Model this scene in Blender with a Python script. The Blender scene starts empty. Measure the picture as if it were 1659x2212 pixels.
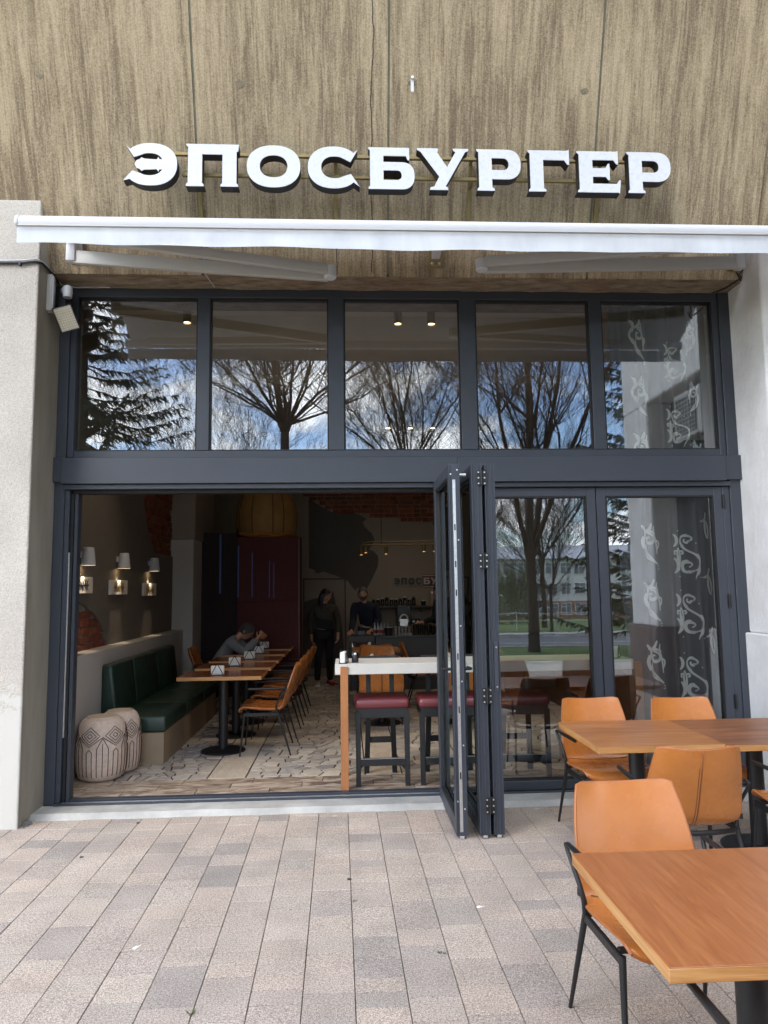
import bpy, bmesh, math, random
from math import sin, cos, pi, radians as rad
from mathutils import Vector, Matrix, noise as mnoise

S = bpy.context.scene
COL = S.collection

# ------------------------------------------------------------------ camera
def setup_camera():
    yaw, pit, rol = rad(3.0), rad(6.0), rad(0.75)
    fw = Vector((sin(yaw)*cos(pit), cos(yaw)*cos(pit), sin(pit)))
    rt = Vector((cos(yaw), -sin(yaw), 0))
    up = rt.cross(fw)
    r2 = rt*cos(rol) - up*sin(rol)
    u2 = up*cos(rol) + rt*sin(rol)
    cd = bpy.data.cameras.new('camera')
    cd.sensor_fit = 'HORIZONTAL'; cd.sensor_width = 36.0; cd.lens = 36.0*1560/1659
    cd.clip_start = 0.05; cd.clip_end = 2000
    co = bpy.data.objects.new('camera', cd); COL.objects.link(co)
    m = Matrix((r2, u2, -fw)).transposed().to_4x4()
    m.translation = Vector((0, 0, 1.70))
    co.matrix_world = m
    S.camera = co
setup_camera()

# ------------------------------------------------------------------ sky, sun, exposure
SUN_EL, SUN_AZ = rad(34), rad(218)          # azimuth clockwise from +Y
def setup_world():
    w = bpy.data.worlds.new('World'); S.world = w; w.use_nodes = True
    nt = w.node_tree; N = nt.nodes; L = nt.links
    for n in list(N): N.remove(n)
    out = N.new('ShaderNodeOutputWorld'); bg = N.new('ShaderNodeBackground')
    bg.inputs['Strength'].default_value = 0.15
    sky = N.new('ShaderNodeTexSky'); sky.sky_type = 'NISHITA'; sky.sun_disc = False
    sky.sun_elevation = SUN_EL; sky.sun_rotation = SUN_AZ
    sky.air_density = 1.0; sky.dust_density = 0.4; sky.ozone_density = 1.2
    tc = N.new('ShaderNodeTexCoord'); sp = N.new('ShaderNodeSeparateXYZ')
    L.new(tc.outputs['Generated'], sp.inputs[0])
    def mth(op, a, b):
        n = N.new('ShaderNodeMath'); n.operation = op
        for i, v in enumerate((a, b)):
            if isinstance(v, (int, float)): n.inputs[i].default_value = v
            elif v is not None: L.new(v, n.inputs[i])
        return n.outputs[0]
    z = mth('MAXIMUM', sp.outputs['Z'], 0.0); zz = mth('ADD', z, 0.22)
    cb = N.new('ShaderNodeCombineXYZ')
    L.new(mth('DIVIDE', sp.outputs['X'], zz), cb.inputs[0]); L.new(mth('DIVIDE', sp.outputs['Y'], zz), cb.inputs[1])
    no = N.new('ShaderNodeTexNoise'); no.inputs['Scale'].default_value = 1.7; no.inputs['Detail'].default_value = 9
    no.inputs['Roughness'].default_value = 0.58; no.inputs['Distortion'].default_value = 0.4
    L.new(cb.outputs[0], no.inputs['Vector'])
    rp = N.new('ShaderNodeValToRGB'); rp.color_ramp.elements[0].position = 0.45; rp.color_ramp.elements[1].position = 0.56
    rp.color_ramp.elements[0].color = (0.02, 0.02, 0.02, 1)
    L.new(no.outputs['Fac'], rp.inputs[0])
    n2 = N.new('ShaderNodeTexNoise'); n2.inputs['Scale'].default_value = 3.1; n2.inputs['Detail'].default_value = 6
    L.new(cb.outputs[0], n2.inputs['Vector'])
    cr = N.new('ShaderNodeValToRGB'); cr.color_ramp.elements[0].position = 0.3; cr.color_ramp.elements[1].position = 0.7
    cr.color_ramp.elements[0].color = (13.0, 13.5, 14.3, 1); cr.color_ramp.elements[1].color = (22.0, 22.3, 22.8, 1)
    L.new(n2.outputs['Fac'], cr.inputs[0])
    mx = N.new('ShaderNodeMix'); mx.data_type = 'RGBA'
    L.new(rp.outputs[0], mx.inputs['Factor']); sg = N.new('ShaderNodeMix'); sg.data_type = 'RGBA'; sg.blend_type = 'MULTIPLY'; sg.inputs['Factor'].default_value = 1.0; sg.inputs['B'].default_value = (1.5, 1.65, 1.9, 1); L.new(sky.outputs[0], sg.inputs['A']); L.new(sg.outputs['Result'], mx.inputs['A']); L.new(cr.outputs[0], mx.inputs['B'])
    L.new(mx.outputs['Result'], bg.inputs['Color']); L.new(bg.outputs[0], out.inputs[0])
    sd = bpy.data.lights.new('sun', 'SUN'); sd.energy = 1.35; sd.angle = rad(32); sd.color = (1.0, 0.93, 0.83)
    so = bpy.data.objects.new('sun', sd); COL.objects.link(so)
    d = Vector((sin(SUN_AZ)*cos(SUN_EL), cos(SUN_AZ)*cos(SUN_EL), sin(SUN_EL)))
    so.rotation_euler = d.to_track_quat('Z', 'Y').to_euler()
    so.location = d*40
setup_world()
S.view_settings.view_transform = 'Standard'; S.view_settings.look = 'None'
S.view_settings.exposure = 0.76; S.view_settings.gamma = 1.0
S.view_settings.use_curve_mapping = False
S.cycles.max_bounces = 10; S.cycles.transparent_max_bounces = 16; S.cycles.glossy_bounces = 5; S.cycles.diffuse_bounces = 5
S.cycles.caustics_reflective = False; S.cycles.caustics_refractive = False
S.cycles.sample_clamp_indirect = 6.0
S.cycles.use_denoising = True

# ------------------------------------------------------------------ helpers
class MB:
    """collects shapes, build() links them as one mesh object"""
    def __init__(s): s.bm = bmesh.new()
    def poly(s, pts):
        try: return s.bm.faces.new([s.bm.verts.new(p) for p in pts])
        except ValueError: return None
    def hexa(s, c):
        v = [s.bm.verts.new(p) for p in c]
        for f in ((0,3,2,1),(4,5,6,7),(0,1,5,4),(1,2,6,5),(2,3,7,6),(3,0,4,7)): s.bm.faces.new([v[i] for i in f])
        return s
    def box(s, x0, x1, y0, y1, z0, z1):
        return s.hexa([(x0,y0,z0),(x1,y0,z0),(x1,y1,z0),(x0,y1,z0),(x0,y0,z1),(x1,y0,z1),(x1,y1,z1),(x0,y1,z1)])
    def bar(s, p0, p1, w, h, up=(0,0,1)):
        p0, p1 = Vector(p0), Vector(p1); d = (p1-p0).normalized(); up = Vector(up)
        a = d.cross(up)
        if a.length < 1e-4: a = d.cross(Vector((1,0,0)))
        a.normalize(); b = a.cross(d); a = a*(w/2); b = b*(h/2)
        return s.hexa([p0-a-b, p0+a-b, p0+a+b, p0-a+b, p1-a-b, p1+a-b, p1+a+b, p1-a+b])
    def tube(s, pts, r, n=8, cap=True, sx=1.0):
        pts = [Vector(p) for p in pts]; k = len(pts)
        rs = r if isinstance(r, (list, tuple)) else [r]*k
        rings = []; prev = None
        for i, p in enumerate(pts):
            d = (pts[min(i+1,k-1)]-pts[max(i-1,0)])
            if d.length < 1e-9: d = Vector((0,0,1))
            d.normalize()
            if prev is None:
                a = d.cross(Vector((0,0,1)))
                if a.length < 0.05: a = d.cross(Vector((1,0,0)))
            else:
                a = prev - d*prev.dot(d)
                if a.length < 1e-4: a = d.cross(Vector((0.3,0.9,0.1)))
            a.normalize(); prev = a; b = d.cross(a)
            rings.append([s.bm.verts.new(p + (a*cos(2*pi*j/n)*sx + b*sin(2*pi*j/n))*rs[i]) for j in range(n)])
        for i in range(k-1):
            for j in range(n):
                s.bm.faces.new((rings[i][j], rings[i][(j+1)%n], rings[i+1][(j+1)%n], rings[i+1][j]))
        if cap:
            s.bm.faces.new(rings[0][::-1]); s.bm.faces.new(rings[-1])
        return s
    def cyl(s, p0, p1, r0, r1=None, n=16): return s.tube([p0, p1], [r0, r0 if r1 is None else r1], n)
    def lathe(s, prof, c=(0,0,0), n=24, capb=True, capt=True, fn=None):
        rings = []
        for (r, z) in prof:
            ring = []
            for j in range(n):
                a = 2*pi*j/n; q = fn(r, z, a) if fn else r
                ring.append(s.bm.verts.new((c[0]+q*cos(a), c[1]+q*sin(a), c[2]+z)))
            rings.append(ring)
        for i in range(len(rings)-1):
            for j in range(n): s.bm.faces.new((rings[i][j], rings[i][(j+1)%n], rings[i+1][(j+1)%n], rings[i+1][j]))
        if capb: s.bm.faces.new(rings[0][::-1])
        if capt: s.bm.faces.new(rings[-1])
        return s
    def prism(s, pts, axis, a, b):
        def P(u, v, w): return {'x': (w,u,v), 'y': (u,w,v), 'z': (u,v,w)}[axis]
        A = [s.bm.verts.new(P(u,v,a)) for u,v in pts]; Bv = [s.bm.verts.new(P(u,v,b)) for u,v in pts]
        s.bm.faces.new(A); s.bm.faces.new(Bv[::-1]); n = len(pts)
        for i in range(n): s.bm.faces.new((A[i], Bv[i], Bv[(i+1)%n], A[(i+1)%n]))
        return s
    def grid(s, fn, nu, nv, closed=False):
        V = [[s.bm.verts.new(fn(i/nu, j/nv)) for j in range(nv+1)] for i in range(nu+1)]
        for i in range(nu):
            for j in range(nv): s.bm.faces.new((V[i][j], V[i+1][j], V[i+1][j+1], V[i][j+1]))
        return V
    def ribbon(s, pts, w, nrm=(0,-1,0)):
        """flat strip along pts, width w (number or list), lying across nrm"""
        pts = [Vector(p) for p in pts]; k = len(pts); nrm = Vector(nrm); pr = None
        for i, p in enumerate(pts):
            d = pts[min(i+1,k-1)]-pts[max(i-1,0)]
            d = d.normalized() if d.length > 1e-9 else Vector((0,0,1))
            a = d.cross(nrm).normalized()*((w[i] if isinstance(w,(list,tuple)) else w)/2)
            q = (s.bm.verts.new(p-a), s.bm.verts.new(p+a))
            if pr: s.bm.faces.new((pr[0], pr[1], q[1], q[0]))
            pr = q
        return s
    def mesh(s, name, bev=0, seg=1, ang=30, smooth=None, normals=True):
        bm = s.bm
        if normals: bmesh.ops.recalc_face_normals(bm, faces=bm.faces)
        if bev > 0:
            bm.normal_update()
            es = [e for e in bm.edges if len(e.link_faces) == 2 and e.calc_face_angle(0) > rad(ang)]
            bmesh.ops.bevel(bm, geom=es, offset=bev, segments=seg, profile=0.5, affect='EDGES', clamp_overlap=True)
        me = bpy.data.meshes.new(name); bm.to_mesh(me); bm.free()
        if smooth is not None:
            me.shade_smooth(); me.set_sharp_from_angle(angle=rad(smooth))
        return me
    def build(s, name, m, parent=None, bev=0, seg=1, ang=30, smooth=None, **kw):
        return link(name, s.mesh(name, bev, seg, ang, smooth), m, parent, **kw)

def link(name, me, m=None, parent=None, kind=None, label=None, world=True):
    if m is not None and not me.materials: me.materials.append(m)
    o = bpy.data.objects.new(name, me); COL.objects.link(o)
    if parent is not None:
        o.parent = parent
        if world and parent.type == 'EMPTY': o.matrix_parent_inverse = Matrix.Translation(-parent.location)
    if kind: o['kind'] = kind
    if label: o['label'] = label
    return o
def lpart(name, mb, m, parent, bev=0, seg=1, smooth=None, **kw):      # part in the thing's own coordinates
    return link(name, mb.mesh(name, bev, seg, 30, smooth), m, parent, world=False, **kw)
def thing(name, label, cat, loc=(0,0,0), rz=0, group=None):
    o = bpy.data.objects.new(name, None); COL.objects.link(o)
    o.location = loc; o.rotation_euler = (0,0,rz); o.empty_display_size = 0.1
    o['label'] = label; o['category'] = cat
    if group: o['group'] = group
    return o
def tag(o, label, cat, group=None):
    o['label'] = label; o['category'] = cat
    if group: o['group'] = group
    return o
def dup(root, loc, rz, label=None, group=None, scale=None):
    r = root.copy(); COL.objects.link(r); r.location = loc; r.rotation_euler = (0,0,rz)
    if scale: r.scale = scale
    if label: r['label'] = label
    if group: r['group'] = group
    for ch in KIDS.get(root.name, []):
        c = ch.copy(); COL.objects.link(c); c.parent = r
        for g in KIDS.get(ch.name, []):
            d = g.copy(); COL.objects.link(d); d.parent = c
    return r
KIDS = {}
def remember(root):
    for o in COL.objects:
        if o.parent is root or (o.parent and o.parent.parent is root): KIDS.setdefault(o.parent.name, []).append(o)

# ------------------------------------------------------------------ materials
def srgb(r, g, b):
    f = lambda c: (c/255/12.92) if c/255 <= 0.04045 else ((c/255+0.055)/1.055)**2.4
    return (f(r), f(g), f(b), 1)
class NT:
    def __init__(s, name):
        s.m = bpy.data.materials.new(name); s.m.use_nodes = True
        s.t = s.m.node_tree; s.N = s.t.nodes; s.L = s.t.links
        s.bsdf = s.N['Principled BSDF']; s.out = s.N['Material Output']
        s._co = None
    def n(s, typ, **kw):
        x = s.N.new('ShaderNode'+typ)
        for k, v in kw.items(): setattr(x, k, v)
        return x
    def put(s, sock, v):
        if hasattr(v, 'is_output') or isinstance(v, bpy.types.NodeSocket): s.L.new(v, sock)
        else: sock.default_value = v
    def co(s, scale=(1,1,1), rot=(0,0,0), kind='Object', loc=(0,0,0)):
        if s._co is None: s._co = s.n('TexCoord')
        mp = s.n('Mapping'); mp.inputs['Scale'].default_value = scale; mp.inputs['Rotation'].default_value = rot; mp.inputs['Location'].default_value = loc
        s.L.new(s._co.outputs[kind], mp.inputs[0]); return mp.outputs[0]
    def noise(s, scale, vec=None, detail=5, rough=0.55, dist=0.0):
        x = s.n('TexNoise'); x.inputs['Scale'].default_value = scale; x.inputs['Detail'].default_value = detail
        x.inputs['Roughness'].default_value = rough; x.inputs['Distortion'].default_value = dist
        s.L.new(vec if vec is not None else s.co(), x.inputs['Vector']); return x.outputs['Fac']
    def ramp(s, fac, stops, interp='LINEAR'):
        x = s.n('ValToRGB'); cr = x.color_ramp; cr.interpolation = interp
        while len(cr.elements) < len(stops): cr.elements.new(0.5)
        for e, (p, c) in zip(cr.elements, stops):
            e.position = p; e.color = c if isinstance(c, (tuple, list)) else (c, c, c, 1)
        s.L.new(fac, x.inputs[0]); return x.outputs[0]
    def math(s, op, a, b=0.0, c=None):
        x = s.n('Math'); x.operation = op; s.put(x.inputs[0], a); s.put(x.inputs[1], b)
        if c is not None: s.put(x.inputs[2], c)
        return x.outputs[0]
    def mix(s, fac, a, b, mode='MIX'):
        x = s.n('Mix'); x.data_type = 'RGBA'; x.blend_type = mode
        s.put(x.inputs['Factor'], fac); s.put(x.inputs['A'], a); s.put(x.inputs['B'], b); return x.outputs['Result']
    def bump(s, h, strength=0.3, dist=0.01, nrm=None):
        x = s.n('Bump'); x.inputs['Strength'].default_value = strength; x.inputs['Distance'].default_value = dist
        s.L.new(h, x.inputs['Height'])
        if nrm is not None: s.L.new(nrm, x.inputs['Normal'])
        s.L.new(x.outputs[0], s.bsdf.inputs['Normal']); return x.outputs[0]
    def set(s, col=None, rough=None, metal=None, spec=None):
        if col is not None: s.put(s.bsdf.inputs['Base Color'], col)
        if rough is not None: s.put(s.bsdf.inputs['Roughness'], rough)
        if metal is not None: s.put(s.bsdf.inputs['Metallic'], metal)
        if spec is not None: s.put(s.bsdf.inputs['Specular IOR Level'], spec)
        return s.m

def plain(name, col, rough=0.5, metal=0.0, var=0.12, scale=6.0, bump=0.0, bscale=150, spec=None):
    """a painted or moulded surface with slight unevenness"""
    t = NT(name); f = t.noise(scale, detail=6)
    a = tuple(c*(1-var) for c in col[:3])+(1,); b = tuple(min(1, c*(1+var)) for c in col[:3])+(1,)
    t.set(t.ramp(f, [(0.3, a), (0.7, b)]), t.ramp(t.noise(scale*5), [(0.3, max(0.02, rough-0.06)), (0.7, min(1, rough+0.08))]), metal, spec)
    if bump: t.bump(t.noise(bscale), bump, 0.004)
    return t.m
M = {}
def make_materials():
    # weathered sprayed concrete with long run-off stains
    t = NT('stained_concrete'); P = t.co()
    st = t.noise(1.0, t.co((40, 4, 1.6)), 6, 0.68, 1.1)
    st2 = t.noise(1.0, t.co((9, 2, 0.45)), 6, 0.6, 0.7)
    grain = t.noise(70, P, 4, 0.8)
    big = t.noise(0.75, P, 5, 0.6)
    v = t.math('ADD', t.math('MULTIPLY', st, 0.56), t.math('ADD', t.math('MULTIPLY', st2, 0.52), t.math('MULTIPLY', grain, 0.44)))
    v = t.math('ADD', v, t.math('MULTIPLY', t.math('SUBTRACT', big, 0.5), 0.28))
    col = t.ramp(v, [(0.62, srgb(124, 109, 88)), (0.71, srgb(148, 132, 107)), (0.78, srgb(174, 157, 128)), (0.90, srgb(194, 177, 147))])
    gr = t.ramp(t.noise(85, P, 4, 0.75), [(0.34, 0.35), (0.48, 0.95), (0.62, 1.3)])
    t.set(t.mix(0.40, col, gr, 'MULTIPLY'), 0.93)
    t.bump(t.noise(110, P, 5, 0.7), 0.9, 0.014)
    M['concrete'] = t.m
    # sprayed pillar render, pinkish grey on top and flaking smooth paint lower down
    t = NT('pillar_render'); P = t.co()
    g = t.noise(110, P, 4, 0.7)
    col = t.ramp(g, [(0.3, srgb(166, 158, 149)), (0.5, srgb(198, 192, 183)), (0.7, srgb(213, 208, 200))])
    big = t.ramp(t.noise(1.3, P, 6), [(0.3, 0.8), (0.7, 1.05)])
    sx = t.n('SeparateXYZ'); t.L.new(t.co(), sx.inputs[0])
    low = t.math('ADD', sx.outputs['Z'], t.math('MULTIPLY', t.math('SUBTRACT', t.noise(4.5, P, 6, 0.65), 0.5), 1.5))
    smooth = t.ramp(low, [(0.95, 0.0), (1.0, 1.0)])
    c2 = t.mix(1.0, col, big, 'MULTIPLY')
    t.set(t.mix(smooth, srgb(196, 194, 187), c2), 0.9)
    t.bump(t.math('MULTIPLY', t.math('SUBTRACT', t.noise(85, P, 5, 0.7), 0.2), t.ramp(low, [(0.93, 0.10), (1.0, 1.0)])), 0.75, 0.014)
    M['pillar'] = t.m
    # smooth painted reveal
    t = NT('reveal_paint'); P = t.co()
    f = t.noise(1.0, t.co((6, 6, 1.2)), 7, 0.65, 0.4)
    t.set(t.ramp(f, [(0.3, srgb(138, 132, 119)), (0.7, srgb(160, 155, 143))]), 0.8)
    t.bump(t.noise(1, t.co((30, 14, 8)), 6, 0.7), 0.3, 0.01)
    M['reveal'] = t.m
    t = NT('white_render'); P = t.co()
    f = t.noise(3.0, P, 7, 0.6)
    t.set(t.ramp(f, [(0.3, srgb(226, 225, 223)), (0.7, srgb(245, 245, 245))]), 0.85)
    t.bump(t.noise(1, t.co((16, 16, 9)), 7, 0.7, 0.6), 0.6, 0.02)
    M['white_render'] = t.m
    t = NT('lintel_concrete'); P = t.co()
    f = t.noise(1, t.co((6, 20, 20)), 7, 0.65)
    rust = t.ramp(t.noise(2.2, P, 5), [(0.5, 0.0), (0.62, 1.0)])
    c = t.ramp(f, [(0.3, srgb(104, 90, 74)), (0.6, srgb(158, 142, 120)), (0.75, srgb(184, 168, 146))])
    t.set(t.mix(t.math('MULTIPLY', rust, 0.3), c, srgb(120, 70, 40)), 0.95)
    t.bump(t.noise(45, P, 6, 0.7), 0.7, 0.02)
    M['lintel'] = t.m
    # pavers
    t = NT('paver_stone'); P = t.co(kind='Object')
    oi = t.n('ObjectInfo'); ge = t.n('NewGeometry')
    r = t.math('FRACT', t.math('ADD', t.math('MULTIPLY', oi.outputs['Random'], 7.31), t.math('MULTIPLY', ge.outputs['Random Per Island'], 5.77)))
    base = t.ramp(r, [(0.0, srgb(195, 178, 164)), (0.14, srgb(185, 171, 158)), (0.3, srgb(196, 182, 168)), (0.45, srgb(182, 168, 157)), (0.6, srgb(193, 177, 163)),
                      (0.72, srgb(173, 162, 153)), (0.84, srgb(189, 176, 163)), (0.96, srgb(160, 152, 145)), (1.0, srgb(190, 174, 160))])
    wp = t.n('NewGeometry').outputs['Position']
    sm = t.n('Mapping'); t.L.new(wp, sm.inputs[0])
    blot = t.ramp(t.noise(3.2, sm.outputs[0], 5), [(0.3, 0.86), (0.7, 1.1)])
    spk = t.ramp(t.noise(230, sm.outputs[0], 2, 0.6), [(0.36, 0.42), (0.46, 0.88), (0.55, 1.02), (0.66, 1.4)])
    spk2 = t.ramp(t.noise(95, sm.outputs[0], 3, 0.7), [(0.36, 0.66), (0.5, 1.0), (0.64, 1.22)])
    c = t.mix(1.0, t.mix(1.0, t.mix(1.0, base, blot, 'MULTIPLY'), spk, 'MULTIPLY'), spk2, 'MULTIPLY')
    chalk = t.ramp(t.noise(5.5, sm.outputs[0], 3, 0.5, 1.5), [(0.745, 0.0), (0.76, 0.7)])
    t.set(t.mix(chalk, c, srgb(222, 220, 214)), 0.86)
    t.bump(t.noise(180, sm.outputs[0], 3, 0.7), 0.35, 0.004)
    M['paver'] = t.m
    M['joint'] = plain('sandy_joint', srgb(96, 88, 79), 0.95, var=0.3, scale=20)
    t = NT('threshold_concrete'); P = t.co()
    f = t.noise(3.5, P, 8, 0.65)
    st = t.ramp(t.noise(1.1, P, 6, 0.6), [(0.45, 1.0), (0.7, 0.8)])
    t.set(t.mix(1.0, t.ramp(f, [(0.3, srgb(160, 158, 152)), (0.65, srgb(198, 197, 192))]), st, 'MULTIPLY'), 0.85)
    t.bump(t.noise(40, P, 6), 0.3, 0.006)
    M['threshold'] = t.m
    M['frame'] = plain('anthracite_powder_coat', srgb(58, 63, 72), 0.42, var=0.05, scale=2.5, bump=0.05, bscale=500)
    M['frame_dark'] = plain('black_gasket', srgb(22, 23, 25), 0.6)
    M['alu'] = plain('brushed_aluminium', (0.62, 0.63, 0.64, 1), 0.32, 0.9, var=0.1, scale=30)
    M['steel'] = plain('bright_steel', (0.70, 0.70, 0.68, 1), 0.3, 0.9, var=0.08, scale=30)
    M['black_metal'] = plain('black_powder_coat', srgb(24, 25, 27), 0.45, var=0.15, scale=8)
    M['brass'] = plain('brassy_tube', srgb(138, 122, 82), 0.45, 0.55, var=0.15, scale=14)
    M['brass_dark'] = plain('antique_brass', srgb(112, 94, 62), 0.42, 0.7, var=0.12, scale=14)
    M['sign_white'] = plain('white_acrylic', srgb(205, 208, 214), 0.28, var=0.015, scale=5)
    M['sign_side'] = plain('black_letter_return', srgb(28, 27, 28), 0.5, var=0.1)
    M['awning_white'] = plain('white_awning_metal', srgb(204, 206, 212), 0.35, var=0.02, scale=3)
    M['awning_arm'] = plain('grey_white_arm_metal', srgb(188, 187, 183), 0.4, var=0.03, scale=3)
    t = NT('awning_fabric'); P = t.co()
    f = t.noise(1, t.co((7, 7, 3)), 5)
    t.set(t.ramp(f, [(0.3, srgb(196, 201, 208)), (0.7, srgb(212, 217, 222))]), 0.7)
    t.bump(t.noise(900, P, 2), 0.15, 0.002)
    M['awning_fabric'] = t.m
    # glazing: clear, coated so that about a fifth of the light comes back
    t = NT('coated_glass'); t.N.remove(t.bsdf)
    gl = t.n('BsdfGlossy'); gl.inputs['Roughness'].default_value = 0.0; gl.inputs['Color'].default_value = (0.93, 0.97, 1.0, 1)
    tr = t.n('BsdfTransparent'); tr.inputs['Color'].default_value = (0.965, 0.985, 0.98, 1)
    fr = t.n('Fresnel'); fr.inputs['IOR'].default_value = 1.5
    fac = t.math('MINIMUM', t.math('ADD', t.math('MULTIPLY', fr.outputs[0], 1.2), 0.165), 1.0)
    ms = t.n('MixShader'); t.L.new(fac, ms.inputs[0]); t.L.new(tr.outputs[0], ms.inputs[1]); t.L.new(gl.outputs[0], ms.inputs[2])
    # faint roller-wave of toughened glass
    b = t.n('Bump'); b.inputs['Strength'].default_value = 0.02; b.inputs['Distance'].default_value = 0.02
    t.L.new(t.noise(2.2, t.co(), 2), b.inputs['Height']); t.L.new(b.outputs[0], gl.inputs['Normal'])
    t.L.new(ms.outputs[0], t.out.inputs[0]); M['glass'] = t.m
    t = NT('clear_glass'); t.N.remove(t.bsdf)
    gl = t.n('BsdfGlossy'); gl.inputs['Roughness'].default_value = 0.0
    tr = t.n('BsdfTransparent'); tr.inputs['Color'].default_value = (0.965, 0.985, 0.98, 1)
    ms = t.n('MixShader'); ms.inputs[0].default_value = 0.02; t.L.new(tr.outputs[0], ms.inputs[1]); t.L.new(gl.outputs[0], ms.inputs[2]); t.L.new(ms.outputs[0], t.out.inputs[0]); M['glass_clear'] = t.m
    # woods and leathers
    def wood(name, dark, mid, light, rough, axis='x', sc=1.0, seed=0):
        t = NT(name)
        scl = {'x': (1.2, 15, 15), 'y': (15, 1.2, 15), 'z': (15, 15, 1.2), 'xy': (1.6, 1.6, 24)}[axis]
        P = t.co(tuple(v*sc for v in scl), loc=(seed, seed*1.7, 0))
        w = t.noise(1.0, P, 5, 0.6, 0.9)
        fine = t.noise(1.0, t.co(tuple(v*sc*6 for v in scl)), 4, 0.7)
        c = t.ramp(t.math('ADD', t.math('MULTIPLY', w, 0.8), t.math('MULTIPLY', fine, 0.2)), [(0.34, dark), (0.5, mid), (0.66, light)])
        t.set(c, rough); t.bump(fine, 0.06, 0.002); return t.m
    M['table_wood'] = wood('oiled_ash_top', srgb(150, 90, 50), srgb(163, 101, 58), srgb(176, 114, 69), 0.30, 'y', 2.4)
    M['table_wood_x'] = wood('oiled_ash_cathedral_top', srgb(144, 90, 52), srgb(168, 110, 64), srgb(188, 130, 82), 0.36, 'x', 1.3, 8)
    M['table_wood_b'] = wood('brown_ash_top', srgb(98, 60, 38), srgb(138, 88, 56), srgb(168, 112, 74), 0.4, 'x', 1.2, 3)
    M['table_wood_in'] = wood('indoor_oak_top', srgb(92, 52, 30), srgb(124, 74, 44), srgb(150, 96, 60), 0.22, 'x', 1.1, 5)
    M['table_edge'] = wood('pale_table_edge', srgb(158, 108, 60), srgb(184, 134, 80), srgb(206, 158, 102), 0.45, 'xy', 1.0)
    M['post_wood'] = wood('orange_wood_post', srgb(158, 102, 60), srgb(170, 112, 68), srgb(182, 124, 78), 0.5, 'z')
    def leather(name, col, rough, bmp=0.12):
        t = NT(name); P = t.co()
        f = t.noise(4.0, P, 5)
        a = tuple(c*0.88 for c in col[:3])+(1,); b = tuple(min(1, c*1.1) for c in col[:3])+(1,)
        t.set(t.ramp(f, [(0.3, a), (0.7, b)]), t.ramp(t.noise(9, P), [(0.3, rough-0.06), (0.7, rough+0.08)]))
        t.bsdf.inputs['Coat Weight'].default_value = 0.25; t.bsdf.inputs['Coat Roughness'].default_value = 0.22
        vo = t.n('TexVoronoi'); vo.inputs['Scale'].default_value = 420; t.L.new(P, vo.inputs['Vector'])
        t.bump(vo.outputs['Distance'], bmp, 0.0015); return t.m
    M['tan_leather'] = leather('tan_leather', srgb(188, 117, 56), 0.25, 0.06)
    M['tan_seam'] = leather('tan_leather_piping', srgb(174, 106, 58), 0.42)
    M['dark_seam'] = plain('brown_thread', srgb(92, 52, 26), 0.7)
    M['red_leather'] = leather('burgundy_leather', srgb(108, 46, 52), 0.35)
    M['green_leather'] = leather('dark_green_leather', srgb(30, 56, 46), 0.36)
    M['white_matte'] = plain('white_paper', srgb(238, 237, 232), 0.8, var=0.03)
make_materials()

# ================================================================== THE SETTING
SK = 0.011                       # the paving joints run a little askew to the facade
def build_ground():
    # terrain behind the camera: level pavement, lawn, road, lawn falling away to the far building
    prof = [(5.9, -0.04), (-4.0, -0.04), (-4.6, -0.06), (-11.2, -0.32)]
    def strip(name, y0, z0, y1, z1, m, x=140, n=1, **kw):
        mb = MB(); mb.hexa([(-x,y1,z1-0.3),(x,y1,z1-0.3),(x,y0,z0-0.3),(-x,y0,z0-0.3),(-x,y1,z1),(x,y1,z1),(x,y0,z0),(-x,y0,z0)])
        o = mb.build(name, m); o['kind'] = 'structure'; return o
    t = NT('short_turf'); P = t.co()
    c = t.ramp(t.noise(2.5, P, 8, 0.7), [(0.3, srgb(52, 72, 24)), (0.55, srgb(78, 104, 34)), (0.75, srgb(104, 122, 52))])
    t.set(c, 0.9); t.bump(t.noise(60, P, 4), 0.6, 0.03); M['turf'] = t.m
    t = NT('asphalt'); P = t.co()
    t.set(t.ramp(t.noise(2, P, 7, 0.7), [(0.3, srgb(84, 86, 90)), (0.7, srgb(112, 114, 118))]), 0.85)
    t.bump(t.noise(150, P, 3), 0.4, 0.006); M['asphalt'] = t.m
    g = MB(); g.poly([(-900,-900,-9.0),(900,-900,-9.0),(900,900,-9.0),(-900,900,-9.0)])
    go = g.build('ground', M['turf']); go['kind'] = 'structure'
    strip('lawn_strip', -4.0, -0.03, -11.4, -0.28, M['turf'])
    kb = MB().box(-140,140,-4.0,-3.85,-0.4,0.03); o = kb.build('kerb', M['threshold']); o['kind'] = 'structure'
    kb = MB().box(-140,140,-11.55,-11.4,-0.7,-0.25); o = kb.build('kerb', M['threshold']); o['kind'] = 'structure'
    strip('road', -11.55, -0.40, -19.6, -0.52, M['asphalt'])
    mk = MB()
    for y in (-15.5,): mk.box(-140,140,y-0.07,y+0.07,-0.466,-0.452)
    o = mk.build('road_marking', plain('road_paint', srgb(205,205,200), 0.8)); o['kind'] = 'structure'
    strip('footpath', -19.6, -0.38, -21.4, -0.42, M['threshold'])
    strip('far_lawn', -21.4, -0.40, -101.0, -3.4, M['turf'], 300)
    strip('far_yard', -101.0, -3.4, -330.0, -6.0, M['turf'], 500)
build_ground()

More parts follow.
